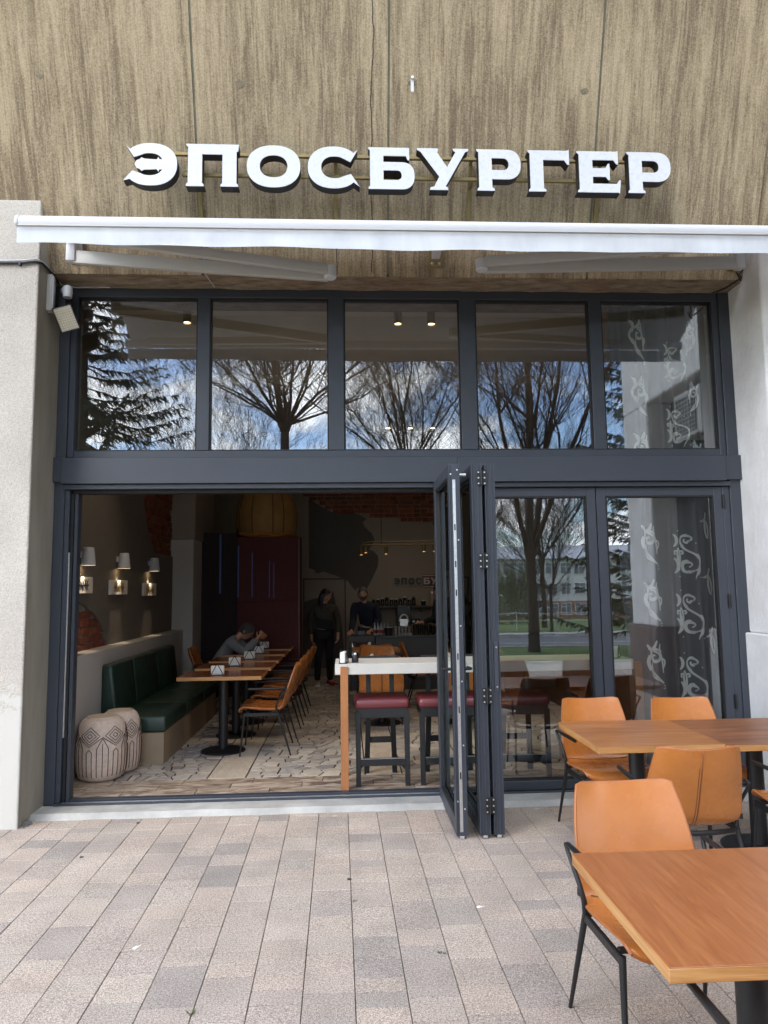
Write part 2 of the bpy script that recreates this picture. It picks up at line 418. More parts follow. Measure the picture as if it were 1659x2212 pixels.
def build_pavement():
    random.seed(11)
    base = MB().box(-30, 30, -3.85, 5.95, -0.4, -0.011).build('pavement', M['joint']); base['kind'] = 'structure'
    w = 0.2205; gap = 0.0040; lens = [0.112, 0.166, 0.22, 0.33]
    def paver_mb(mb, x0, x1, y0, y1, z):
        c = 0.0018; xm = lambda x, y: x + (5.7-y)*SK
        b = [(xm(x0,y0),y0,-0.03),(xm(x1,y0),y0,-0.03),(xm(x1,y1),y1,-0.03),(xm(x0,y1),y1,-0.03)]
        m_ = [(p[0],p[1],z-c) for p in b]
        tp = [(xm(x0,y0)+c,y0+c,z),(xm(x1,y0)-c,y0+c,z),(xm(x1,y1)-c,y1-c,z),(xm(x0,y1)+c,y1-c,z)]
        vb, vm, vt = ([mb.bm.verts.new(p) for p in q] for q in (b, m_, tp))
        mb.bm.faces.new(vt)
        for i in range(4):
            j = (i+1) % 4
            mb.bm.faces.new((vb[i], vb[j], vm[j], vm[i])); mb.bm.faces.new((vm[i], vm[j], vt[j], vt[i]))
    shapes = {}
    def shape(ln):
        if ln not in shapes:
            mb = MB(); h = ln/2 - gap/2; hw = w/2 - gap/2; c = 0.0018
            mb.bm.verts.ensure_lookup_table()
            b = [(-hw + h*SK, -h, -0.03), (hw + h*SK, -h, -0.03), (hw - h*SK, h, -0.03), (-hw - h*SK, h, -0.03)]
            vb = [mb.bm.verts.new(p) for p in b]; vm = [mb.bm.verts.new((p[0], p[1], -c)) for p in b]
            vt = [mb.bm.verts.new((p[0]*(1-c/hw), p[1]*(1-c/h), 0)) for p in b]
            mb.bm.faces.new(vt)
            for i in range(4):
                j = (i+1) % 4
                mb.bm.faces.new((vb[i], vb[j], vm[j], vm[i])); mb.bm.faces.new((vm[i], vm[j], vt[j], vt[i]))
            me = mb.mesh('paver'); me.materials.append(M['paver']); shapes[ln] = me
        return shapes[ln]
    cells = []
    for k in range(-40, 41):
        xc = -0.005 + w*(k+0.5)
        y = 5.745 + random.uniform(-0.01, 0.0)
        first = random.choice([0.06, 0.112, 0.166, 0.2])
        while y > -3.8:
            ln = first or random.choices(lens, [3, 4, 5, 3])[0]; first = None
            cells.append((xc + (5.7-(y-ln/2))*SK, y-ln/2, ln)); y -= ln
    def vis(c):
        x, y, ln = c
        if y < 2.3 or y > 5.8: return 0
        if x < -0.55*y-0.35 or x > 0.62*y+0.3: return 0
        if y > 5.55 and x < -2.4: return 0
        return ln/(y*y*y)
    cells.sort(key=vis, reverse=True)
    rest = MB()
    for i, (x, y, ln) in enumerate(cells):
        z = random.uniform(-0.0015, 0.0015)
        if i < 300 and vis((x,y,ln)) > 0:
            o = bpy.data.objects.new('paver', shape(ln)); COL.objects.link(o); o.parent = base
            o.location = (x, y, z); o.rotation_euler = (random.uniform(-0.004,0.004), random.uniform(-0.004,0.004), 0)
        else:
            paver_mb(rest, x-w/2+gap/2-(5.7-y)*SK, x+w/2-gap/2-(5.7-y)*SK, y-ln/2+gap/2, y+ln/2-gap/2, z)
    r = rest.build('pavers_beyond', M['paver'], base); r['kind'] = 'stuff'
build_pavement()

# ------------------------------------------------------------------ the concrete building front
def slopeY(z): return 5.75 - 0.36*(z-4.27)
def build_facade_shell():
    root = thing('concrete_building_front', 'stained brown sprayed concrete front leaning outward above the shop glazing', 'building', (0.5, 6.2, 0))
    topz = 9.5
    # leaning slab in four panels with recessed joints between
    xs = [-6.5, -1.157, 0.358, 2.038, 3.46]
    for i in range(4):
        x0, x1 = xs[i] + (0.009 if i else 0), xs[i+1] - (0.009 if i < 3 else 0)
        for (z0, z1) in ((4.27, topz),):
            mb = MB(); mb.prism([(slopeY(z0), z0), (slopeY(z0)+0.5, z0), (slopeY(z1)+0.5, z1), (slopeY(z1), z1)], 'x', x0, x1)
            mb.build('panel', M['concrete'], root, bev=0.0012)
    jb = MB(); jb.prism([(slopeY(4.29)+0.006, 4.29), (slopeY(4.29)+0.4, 4.29), (slopeY(topz)+0.4, topz), (slopeY(topz)+0.006, topz)], 'x', -6.4, 3.4)
    jb.build('joint_backing', plain('grey_joint_mastic', srgb(112, 110, 96), 0.9, var=0.2), root)
    # neighbouring bay, a touch further back
    mb = MB(); mb.prism([(slopeY(4.27)+0.03, 4.27), (slopeY(4.27)+0.5, 4.27), (slopeY(topz)+0.5, topz), (slopeY(topz)+0.03, topz)], 'x', 3.475, 9.0)
    mb.build('panel', M['concrete'], root, bev=0.006)
    # lintel soffit with a ragged drip edge
    random.seed(4)
    lt = MB()
    n = 60
    def lf(u, v):
        x = -2.5 + 6.05*u; y = 5.756 + 0.40*v
        z = 4.268 - 0.012*max(0, sin(v*pi))*(1+mnoise.noise((x*3, y*9, 0))) + (0.008*mnoise.noise((x*7, y*12, 2)))
        return (x, y, z)
    lt.grid(lf, n, 8)
    lt.build('lintel_soffit', M['lintel'], root, smooth=60)
    MB().box(-6.5, 9.0, 6.16, 6.5, 4.262, 9.5).build('upper_wall', M['lintel'], root)
    # plaster scars, bolt stubs and cracks on the slab
    for (x, z, r) in ((-0.8, 5.60, 0.026), (1.914, 5.606, 0.022), (-2.313, 5.62, 0.016), (0.54, 5.63, 0.022)):
        mb = MB(); yy = slopeY(z)
        pts = [(x + r*(0.8+0.5*random.random())*1.3*cos(a), z + r*(0.7+0.5*random.random())*sin(a)) for a in [2*pi*j/11 for j in range(11)]]
        mb.poly([(px, slopeY(pz)-0.003, pz) for px, pz in pts]); mb.build('plaster_scar', plain('scar_grey', srgb(128, 118, 100), 0.95, var=0.4, scale=60), root)
    MB().tube([(0.54, 5.30, 5.66), (0.54, 5.225, 5.66)], 0.012, 8).build('anchor_bolt', M['steel'], root)
    MB().box(0.528, 0.552, 5.243, 5.250, 5.55, 5.66).build('anchor_plate', M['awning_white'], root)
    for x0, z0, z1, sd in ((0.225, 4.3, 6.6, 3), (-0.06, 4.28, 4.62, 8)):
        mb = MB(); pts = []; z = z0
        while z < z1:
            x = x0 + 0.03*mnoise.noise((z*2.1, sd, 0)) + 0.008*mnoise.noise((z*13, sd, 4)); pts.append((x, slopeY(z)-0.002, z)); z += 0.035
        mb.ribbon(pts, 0.006); mb.build('crack', M['frame_dark'], root)
    # pillars
    lp = thing('concrete_pillar', 'pinkish grey roughcast pillar with smooth side beside the open doorway', 'pillar', (-3.2, 5.9, 0))
    mb = MB(); P = [(5.55,-0.05),(6.3,-0.05),(6.3,4.30),(5.762,4.30),(5.572,4.80),(5.55,4.80)]
    def pill(u, v):
        x = -6.5 + (4.10)*u; z = -0.05 + 4.87*v
        return (x, 5.55 - 0.004*mnoise.noise((x*5, z*5, 1)), z)
    mb.prism([(5.557,-0.05),(6.3,-0.05),(6.3,4.30),(5.80,4.30),(5.60,4.79),(5.557,4.79)], 'x', -6.5, -2.393)
    mb.build('roughcast_face', M['pillar'], lp, bev=0.012, seg=2)
    mb = MB()
    mb.grid(lambda u, v: (-2.387+0.004*mnoise.noise((u*3, v*9, 7)) , 5.566+0.45*u, -0.03+4.6*v), 6, 40)
    mb.build('smooth_reveal', M['reveal'], lp, smooth=60)
    mb = MB()
    for i in range(14):       # crumbling foot
        y = 5.56+0.45*random.random(); s = random.uniform(0.012, 0.035)
        mb.lathe([(s,0),(s*0.8,s*0.5),(s*0.3,s*0.8)], (-2.383+random.uniform(-0.005,0.03), y, -0.005), 6)
    mb.build('crumbled_mortar', plain('crumbled_mortar', srgb(120,118,114), 0.95, var=0.3), lp)
    for (y, z) in ((0, 2.63), (0.03, 2.41), (-0.02, 2.20), (0.09, 2.0)):
        MB().lathe([(0.012,0),(0.010,0.002),(0.004,0.003)], (0,0,0), 8).build('drill_hole', M['frame_dark'], lp).matrix_local = Matrix.Translation((-2.60+y, 5.553, z)) @ Matrix.Rotation(pi/2, 4, 'X')
    rp = thing('concrete_pillar', 'white painted pillar with projecting plinth next to the hinged glass door', 'pillar', (4.0, 5.9, 0))
    mb = MB(); mb.prism([(5.50,1.29),(6.3,1.29),(6.3,4.30),(5.80,4.30),(5.62,4.55),(5.50,4.55)], 'x', 3.385, 4.35)
    o = mb.build('shaft', M['white_render'], rp, bev=0.02, seg=3)
    MB().box(3.345, 4.39, 5.45, 6.3, -0.05, 1.288).build('plinth', M['white_render'], rp, bev=0.012, seg=2)
    # white wing wall further along with a brown stone plinth and an outdoor unit (seen in the glass)
    ww = thing('wing_wall', 'white rendered wing wall with brown stone plinth beyond the pillar', 'wall', (5.2, 3.0, 0))
    MB().box(4.75, 5.4, 0.15, 1.10, 1.05, 4.55).build('rendered_pier', M['white_render'], ww, bev=0.02)
    MB().box(4.75, 5.4, 0.15, 5.9, 4.552, 8.0).build('rendered_wall', M['white_render'], ww, bev=0.02)
    MB().box(4.70, 5.45, 0.10, 1.16, -0.05, 1.048).build('stone_plinth', plain('brown_stone', srgb(96, 70, 58), 0.6, var=0.25, scale=9), ww, bev=0.02)
    MB().box(5.15, 5.4, 1.11, 5.9, -0.05, 4.548).build('dark_recess', plain('dark_recess_paint', srgb(62, 60, 60), 0.7), ww)
    ac = thing('outdoor_unit', 'pale grey outdoor air conditioner unit hung on the wing wall', 'air conditioner', (4.9, 2.3, 3.75))
    MB().box(4.80, 5.149, 1.95, 2.75, 3.75, 4.42).build('casing', M['awning_arm'], ac, bev=0.015)
    gb = MB()
    for i in range(9): gb.box(4.786, 4.798, 2.02, 2.58, 3.83+0.062*i, 3.845+0.062*i)
    for i in range(7): gb.box(4.786, 4.798, 2.02+0.09*i, 2.03+0.09*i, 3.81, 4.35)
    q = gb.build('grille', M['awning_arm'], ac); q['kind'] = 'stuff'
    MB().box(4.791, 4.8005, 2.02, 2.59, 3.81, 4.35).build('fan_opening', M['frame_dark'], ac)
    for z in (3.72,): MB().box(4.85, 5.149, 2.05, 2.10, z, z+0.03).build('wall_bracket', M['black_metal'], ac); MB().box(4.85, 5.149, 2.60, 2.65, z, z+0.03).build('wall_bracket', M['black_metal'], ac)
build_facade_shell()

# ------------------------------------------------------------------ threshold
def build_threshold():
    mb = MB()
    def f(u, v):
        x = -2.40 + 5.78*u; y = 5.725 + 0.245*v + 0.012*mnoise.noise((x*2.3, 0, 5))*(1-v)
        return (x, y, -0.012 + (0.052*min(1, v*6)) + 0.002*mnoise.noise((x*6, y*20, 3)))
    mb.grid(f, 90, 12)
    o = mb.build('doorstep', M['threshold'], smooth=50); o['kind'] = 'structure'
build_threshold()

def glaze(o):
    me = o.data
    if len(me.materials) < 2: me.materials.append(M['glass_clear'])
    for p in me.polygons: p.material_index = 0 if p.normal.y < -0.5 else 1
    return o
# ------------------------------------------------------------------ shop-front glazing
SF = None
def build_shopfront():
    global SF
    SF = thing('shopfront_glazing', 'anthracite aluminium shopfront with five upper panes and bifold glass doors', 'shopfront', (0.5, 6.05, 0.03))
    F = M['frame']
    def member(name, *b, bev=0.004, m=None): return MB().box(*b).build(name, m or F, SF, bev=bev)
    Y0, Y1 = 6.0, 6.11
    member('jamb', -2.385, -2.302, 5.985, 6.13, 0.035, 4.262)
    member('jamb_liner', -2.300, -2.248, Y0, Y1, 2.80, 4.243)
    member('jamb_liner', -2.300, -2.262, 5.992, Y1, 0.05, 2.53)
    member('jamb_track', -2.260, -2.235, 6.02, 6.10, 0.05, 2.53, m=M['frame_dark'])
    member('jamb_liner', -2.233, -2.205, 6.03, 6.12, 0.05, 2.53)
    member('lock_strip', -2.262, -2.252, 6.004, 6.018, 0.55, 2.02, m=M['alu'], bev=0.001)
    member('jamb', 3.290, 3.395, 5.985, 6.13, 0.035, 4.262)
    member('jamb_liner', 3.234, 3.288, Y0, Y1, 2.80, 4.243)
    member('head_rail', -2.2995, 3.2875, Y0+0.002, Y1, 4.183, 4.262)
    member('head_rail', -2.2475, 3.2335, Y0+0.002, Y1, 2.79, 2.858)
    for x0, x1 in ((-1.247,-1.142), (-0.142,-0.011), (0.989,1.126), (2.132,2.239)):
        member('mullion', x0, x1, Y0, Y1, 2.8585, 4.1825)
    edges = [(-2.248,-1.247), (-1.142,-0.142), (-0.011,0.989), (1.126,2.132), (2.239,3.234)]
    for x0, x1 in edges:
        p = MB().box(x0-0.01, x1+0.01, 6.035, 6.043, 2.85, 4.19).build('pane', M['glass'], SF); glaze(p)
        g = MB()
        for a in ((x0, x0+0.012, 2.8585, 4.1825), (x1-0.012, x1, 2.8585, 4.1825), (x0+0.012, x1-0.012, 4.170, 4.1825), (x0+0.012, x1-0.012, 2.8585, 2.868)):
            g.box(a[0], a[1], 6.012, 6.0345, a[2], a[3])
        g.build('glazing_bead', M['frame_dark'], p)
    # folded sheet-metal cover over the transom
    for x0, x1 in ((-2.315, 0.93), (0.932, 3.235)):
        MB().box(x0, x1, 5.93, 5.998, 2.574, 2.788).build('transom_cover', F, SF, bev=0.003)
    member('cover_end', -2.395, -2.317, 5.95, 5.998, 2.592, 2.795)
    member('cover_end', 3.237, 3.405, 5.95, 5.998, 2.585, 2.795)
    member('track_rail', -2.30, 3.288, 5.962, 5.998, 2.532, 2.572)
    member('track_slot', -2.262, 3.288, 6.02, 6.10, 2.502, 2.535, m=M['frame_dark'])
    # bottom track
    member('bottom_track', -2.30, 3.288, 5.955, 5.985, 0.03, 0.052, bev=0.002)
    member('bottom_track', -2.30, 3.288, 6.045, 6.115, 0.03, 0.062, bev=0.002)
    member('track_groove', -2.30, 3.288, 5.985, 6.045, 0.03, 0.040, m=M['frame_dark'])
    for y in (5.992, 6.018): member('guide_bar', -2.26, 1.1, y, y+0.006, 0.040, 0.050, m=M['alu'], bev=0.001)

    def leaf(x0, x1, z0, z1, name='door', st=0.085, bot=0.085, top=0.075):
        """a leaf in its own frame: spans x0..x1, thickness 0..0.07 in y"""
        mb = MB(); t = 0.072
        mb.box(x0, x0+st, 0, t, z0, z1); mb.box(x1-st, x1, 0, t, z0, z1)
        mb.box(x0+st, x1-st, 0.001, t-0.001, z0, z0+bot); mb.box(x0+st, x1-st, 0.001, t-0.001, z1-top, z1)
        d = lpart(name, mb, F, SF, bev=0.003)
        gx = (x0+st, x1-st, z0+bot, z1-top)
        glaze(lpart('pane', MB().box(gx[0]-0.008, gx[1]+0.008, 0.032, 0.040, gx[2]-0.008, gx[3]+0.008), M['glass'], d))
        g = MB()
        for s in (0.006, 0.0405):
            g.box(gx[0], gx[0]+0.014, s, s+0.025, gx[2], gx[3]); g.box(gx[1]-0.014, gx[1], s, s+0.025, gx[2], gx[3])
            g.box(gx[0]+0.014, gx[1]-0.014, s, s+0.025, gx[3]-0.012, gx[3]); g.box(gx[0]+0.014, gx[1]-0.014, s, s+0.025, gx[2], gx[2]+0.012)
        lpart('glazing_bead', g, M['frame_dark'], d)
        return d
    inv = Matrix.Translation(-SF.location)
    def put(d, m): d.matrix_parent_inverse = inv; d.matrix_basis = m
    put(leaf(1.065, 2.118, 0.05, 2.528, st=0.075, bot=0.075), Matrix.Translation((0, 6.0, 0)))
    d = leaf(2.126, 3.228, 0.05, 2.528, st=0.078, bot=0.075); put(d, Matrix.Translation((0, 6.0, 0)))
    for z in (2.40, 1.55, 0.72):
        h = MB().cyl((3.231, -0.006, z-0.06), (3.231, -0.006, z+0.06), 0.010, n=10); h.box(3.214, 3.248, -0.003, 0.004, z-0.055, z+0.055)
        lpart('hinge', h, M['black_metal'], d, bev=0.001)
    member('door_post', 3.229, 3.289, 5.998, 6.09, 0.052, 2.531)
    # bifold stack standing out from the track: leaf x axis runs from the far edge to the near edge
    def stack(near, far, **kw):
        a = Vector(near); b = Vector(far); u = (b-a); ln = u.length; u.normalize(); v = Vector((-u.y, u.x, 0))
        m = Matrix(((u.x, v.x, 0, a.x), (u.y, v.y, 0, a.y), (0, 0, 1, 0), (0, 0, 0, 1)))
        d = leaf(0, ln, 0.022, 2.575, st=0.09, bot=0.10, top=0.085); put(d, m); return d
    scm = MB().tube([(0, 0, 0), (-0.003, 0, 0)], 0.006, 8).mesh('screw'); scm.materials.append(M['steel'])
    def screws(par, pts):
        for p in pts:
            q = bpy.data.objects.new('screw', scm); COL.objects.link(q); q.parent = par; q.location = p
    d1 = stack((0.802, 5.055, 0), (0.802, 5.975, 0))
    # near edge details are at local x = 0 (edge faces -x), local y 0..0.072 runs to the left
    lpart('lock_strip', MB().box(-0.004, 0.0, 0.027, 0.049, 0.05, 2.46), M['alu'], d1, bev=0.001)
    for z in (2.12, 1.86, 1.66, 1.22, 0.86, 0.42): lpart('keep_slot', MB().box(-0.0065, -0.0042, 0.033, 0.042, z-0.022, z+0.022), M['frame_dark'], d1)
    screws(d1, [(0, 0.013, z) for z in (2.53, 2.03, 1.43, 1.05, 0.62, 0.2)] + [(0, 0.060, z) for z in (2.5, 0.25)])
    ed = MB(); ed.box(-0.012, 0.0, -0.003, 0.004, 0.03, 2.59); ed.box(-0.012, 0.0, 0.068, 0.075, 0.03, 2.57)
    lpart('edge_lip', ed, M['frame'], d1, bev=0.001)
    for s, y in ((1, 0.072), (-1, 0.0)):
        h = MB(); yy = y + s*0.005
        h.bar((0.045, yy, 1.02), (0.045, yy, 1.28), 0.026, 0.010, up=(0, s, 0))
        h.tube([(0.045, yy, 1.13), (0.045, yy+s*0.05, 1.13), (0.055, yy+s*0.056, 1.13), (0.165, yy+s*0.05, 1.128)], [0.011, 0.010, 0.011, 0.009], 10)
        lpart('handle', h, M['black_metal'], d1, bev=0.001)
    lpart('roller_pin', MB().tube([(0.04, -0.055, 2.50), (0.04, 0.0, 2.50)], 0.012, 10), M['steel'], d1)
    d2 = stack((0.962, 5.055, 0), (0.945, 5.98, 0))
    d3 = stack((1.058, 5.06, 0), (1.040, 5.98, 0))
    for d in (d2, d3):
        ed = MB()
        for y in (0.003, 0.026, 0.048, 0.069): ed.box(-0.012 if y in (0.003, 0.069) else -0.006, 0.0, y-0.003, y+0.003, 0.03, 2.575)
        lpart('edge_lip', ed, M['frame'], d, bev=0.001)
    for z in (2.47, 1.88, 0.95, 0.22):
        h = MB(); h.box(-0.016, -0.0125, -0.030, 0.032, z-0.055, z+0.055); h.tube([(-0.020, 0.001, z-0.05), (-0.020, 0.001, z+0.05)], 0.009, 10)
        hh = lpart('hinge', h, M['black_metal'], d2, bev=0.001)
        screws(d2, [(-0.0155, y, z+dz) for y in (-0.021, 0.023) for dz in (-0.04, 0.0, 0.04)])
    lp = MB().box(-0.016, -0.011, 0.012, 0.040, 0.98, 1.32); screws(d3, [(-0.016, 0.026, z) for z in (1.01, 1.28)])
    lpart('catch_plate', lp, M['frame'], d3, bev=0.001)
    for d in (d1, d2, d3):
        b = MB(); b.box(0.0, 0.09, 0.02, 0.05, 0.004, 0.022); b.tube([(0.03, 0.03, 0.005), (0.03, 0.03, 0.02)], 0.008, 8)
        lpart('floor_bolt', b, M['alu'], d, bev=0.001)
build_shopfront()

# ------------------------------------------------------------------ the sign: channel letters on a tube frame
def ell(cx, cz, rx, rz, a0, a1, n=20, p=2.25):
    out = []
    for i in range(n+1):
        a = rad(a0 + (a1-a0)*i/n); c, s_ = cos(a), sin(a)
        out.append((cx + rx*math.copysign(abs(c)**(2/p), c), cz + rz*math.copysign(abs(s_)**(2/p), s_)))
    return out
def letter_shapes():
    L = {}
    # every letter: width/height ratio, list of loops (outer first), in units of the height
    w = 1.20; c = (0.5*w, 0.5)
    outer = ell(c[0], c[1], 0.6, 0.5, 0, 360, 48)[:-1]; L['O'] = (w, [outer, ell(c[0], c[1], 0.31, 0.265, 0, 360, 40)[:-1]])
    o = ell(0.60, 0.5, 0.60, 0.5, 42, 318, 40); i = ell(0.62, 0.5, 0.31, 0.265, 322, 38, 34)
    L['C'] = (w, [[(1.16, 0.93)] + o + [(1.20, 0.045), (1.00, 0.345)] + i[2:-2] + [(0.99, 0.63)]])
    # mirrored C with an axe-head tongue
    o = [(w-x, z) for x, z in ell(0.60, 0.5, 0.60, 0.5, 42, 318, 40)]
    i = [(w-x, z) for x, z in ell(0.62, 0.5, 0.31, 0.265, 322, 38, 34)]
    h = len(i)//2
    low, high = [q for q in i[2:h-4]], [q for q in i[h+5:-2]]
    tongue = [(0.87, 0.385), (0.80, 0.375), (0.78, 0.325), (0.74, 0.385), (0.60, 0.375), (0.46, 0.37), (0.40, 0.34), (0.36, 0.385), (0.29, 0.41), (0.245, 0.50), (0.29, 0.59), (0.36, 0.615),
              (0.40, 0.66), (0.46, 0.63), (0.60, 0.62), (0.74, 0.615), (0.78, 0.675), (0.80, 0.625), (0.87, 0.615)]
    L['E2'] = (w, [[(0.04, 0.955)] + o + [(0.0, 0.11), (0.20, 0.345)] + low + tongue + high + [(0.225, 0.665)]])
    def foot(x0, x1): return [(x0-0.045, 0.0), (x1+0.045, 0.0), (x1+0.035, 0.05), (x1, 0.075)], [(x0, 0.075), (x0-0.035, 0.05)]
    fa, fb = foot(0.05, 0.37); ga, gb = foot(0.83, 1.15)
    L['P2'] = (1.20, [fb[::-1][:0] + [(0.0, 1.0), (0.02, 0.955), (0.05, 0.93), (0.05, 0.075), (0.015, 0.05), (0.005, 0.0), (0.415, 0.0), (0.405, 0.05), (0.37, 0.075), (0.37, 0.76), (0.83, 0.76),
                      (0.83, 0.075), (0.795, 0.05), (0.785, 0.0), (1.195, 0.0), (1.185, 0.05), (1.15, 0.075), (1.15, 0.84), (1.185, 0.83), (1.20, 1.0)]])
    bowl = ell(0.78, 0.325, 0.32, 0.325, -90, 90, 22, 2.4)
    hole = [(0.36, 0.22)] + ell(0.68, 0.335, 0.115, 0.115, -90, 90, 12) + [(0.36, 0.45)]
    L['B'] = (1.10, [[(0.0, 1.0), (0.01, 0.955), (0.04, 0.93), (0.04, 0.06), (0.0, 0.05), (0.0, 0.0)] + bowl + [(0.36, 0.65), (0.36, 0.80), (0.90, 0.80), (0.94, 0.70), (0.98, 0.70), (0.98, 1.0)], hole])
    L['Y'] = (1.24, [[(0.0, 1.0), (0.01, 0.955), (0.08, 0.92), (0.50, 0.32), (0.38, 0.075), (0.30, 0.06), (0.28, 0.0), (0.70, 0.0), (0.69, 0.055), (0.64, 0.085), (1.10, 0.92), (1.17, 0.95), (1.18, 1.0),
                      (0.82, 1.0), (0.83, 0.95), (0.88, 0.92), (0.68, 0.55), (0.46, 0.90), (0.48, 0.955), (0.48, 1.0)]])
    bowl = ell(0.72, 0.64, 0.36, 0.36, -90, 90, 22, 2.4)
    hole = [(0.37, 0.50)] + ell(0.64, 0.645, 0.145, 0.145, -90, 90, 14) + [(0.37, 0.79)]
    L['P'] = (1.08, [[(0.0, 1.0), (0.01, 0.955), (0.05, 0.93), (0.05, 0.075), (0.015, 0.05), (0.005, 0.0), (0.43, 0.0), (0.42, 0.05), (0.37, 0.075), (0.37, 0.28)] + bowl, hole])
    L['G'] = (1.02, [[(0.0, 1.0), (0.01, 0.955), (0.05, 0.93), (0.05, 0.075), (0.015, 0.05), (0.005, 0.0), (0.43, 0.0), (0.42, 0.05), (0.37, 0.075), (0.37, 0.77), (0.88, 0.77), (0.96, 0.66), (1.0, 0.66), (1.0, 1.04), (0.96, 1.0)]])
    L['E'] = (1.06, [[(0.0, 1.0), (0.01, 0.955), (0.05, 0.93), (0.05, 0.07), (0.01, 0.05), (0.0, 0.0), (0.98, 0.0), (1.0, -0.03), (1.04, 0.30), (1.0, 0.30), (0.94, 0.21), (0.37, 0.21), (0.37, 0.38), (0.68, 0.38),
                      (0.74, 0.30), (0.78, 0.30), (0.78, 0.70), (0.74, 0.70), (0.68, 0.59), (0.37, 0.59), (0.37, 0.79), (0.88, 0.79), (0.95, 0.69), (0.99, 0.69), (0.99, 1.03), (0.95, 1.0)]])
    return L
def loops_mesh(name, loops, sx, sz, x0, z0, depth):
    cu = bpy.data.curves.new(name, 'CURVE'); cu.dimensions = '2D'; cu.fill_mode = 'BOTH'; cu.extrude = depth/2
    for lp in loops:
        sp = cu.splines.new('POLY'); sp.points.add(len(lp)-1); sp.use_cyclic_u = True
        for p, (x, z) in zip(sp.points, lp): p.co = (x0+x*sx, z0+z*sz, 0, 1)
    o = bpy.data.objects.new(name, cu); COL.objects.link(o)
    me = bpy.data.meshes.new_from_object(o); me.name = name
    bpy.data.objects.remove(o); bpy.data.curves.remove(cu)
    me.materials.clear(); return me
RX = Matrix.Rotation(pi/2, 4, 'X')       # curve plane xy -> world xz, front towards -y
def build_sign():
    root = thing('channel_letter_sign', 'white channel letters with black sides spelling a Cyrillic name on brass tubes', 'sign', (0.5, 5.3, 4.75))
    inv = Matrix.Translation(-root.location)
    Ls = letter_shapes(); K = 0.003597; X = lambda u: -1.192+(u-404)*K
    row = [('E2', 273, 384), ('P2', 402, 513), ('O', 530, 643), ('C', 659, 769), ('B', 788, 887), ('Y', 893, 1005), ('P', 1022, 1118), ('G', 1134, 1225), ('E', 1242, 1338), ('P', 1353, 1450)]
    h = 0.338
    for k, u0, u1 in row:
        w, loops = Ls[k]; x0, x1 = X(u0), X(u1)
        sx = (x1-x0)/max(max(p[0] for p in l) for l in loops)
        body = loops_mesh('letter', loops, sx, h, x0, 4.749, 0.080)
        o = link('letter', body, M['sign_side'], root); o.matrix_parent_inverse = inv; o.matrix_basis = Matrix.Translation((0, 5.296, 0)) @ RX
        face = loops_mesh('letter_face', loops, sx, h, x0, 4.749, 0.006)
        f = link('letter_face', face, M['sign_white'], o); f.matrix_basis = Matrix.Translation((0, 0, 0.0435))
    def bar(name, x0, x1, z, y=5.372, t=0.026): MB().box(x0, x1, y-t/2, y+t/2, z-t/2, z+t/2).build(name, M['brass'], root, bev=0.002)
    bar('rail', -1.50, 2.50, 5.078); bar('rail', -1.25, 2.36, 4.908)
    for x in (-1.19, -0.41, 0.36, 1.40, 2.30):
        MB().box(x-0.012, x+0.012, 5.36, 5.384, 4.9215, 5.0645).build('strut', M['brass'], root, bev=0.002)
    for i, x in enumerate((-1.146, -0.065, 1.016, 2.073)):
        z0, z1 = 4.50, 4.893
        mb = MB(); mb.bar((x, slopeY(z0)-0.012, z0), (x, slopeY(5.09)-0.012, 5.09), 0.032, 0.022, up=(0, -1, 0.36))
        mb.box(x-0.012, x+0.012, 5.385, slopeY(5.078)-0.004, 5.066, 5.09); mb.box(x-0.012, x+0.012, 5.385, slopeY(4.908)-0.004, 4.896, 4.92)
        p = mb.build('bracket', M['brass'], root, bev=0.002)
        s_ = MB(); zb = 4.66; yb = slopeY(zb)-0.023
        s_.lathe([(0.014,0),(0.012,0.006),(0.004,0.010)], (0,0,0), 10)
        b = link('bolt', s_.mesh('bolt', smooth=40), M['steel'], p); b.matrix_basis = Matrix.Translation((x, yb, zb)) @ Matrix.Rotation(pi/2-0.1, 4, 'X')
    # thin feed cable down the wall
    mb = MB(); pts = [(-1.146, slopeY(z)-0.008, z) for z in (4.52, 4.45, 4.40, 4.35, 4.30)]; pts = [(p[0]+0.012*sin(i*1.3), p[1], p[2]) for i, p in enumerate(pts)] + [(-1.12, 5.775, 4.252), (-1.10, 5.95, 4.255)]
    mb.tube(pts, 0.005, 6).build('feed_cable', M['awning_arm'], root, smooth=60)
build_sign()

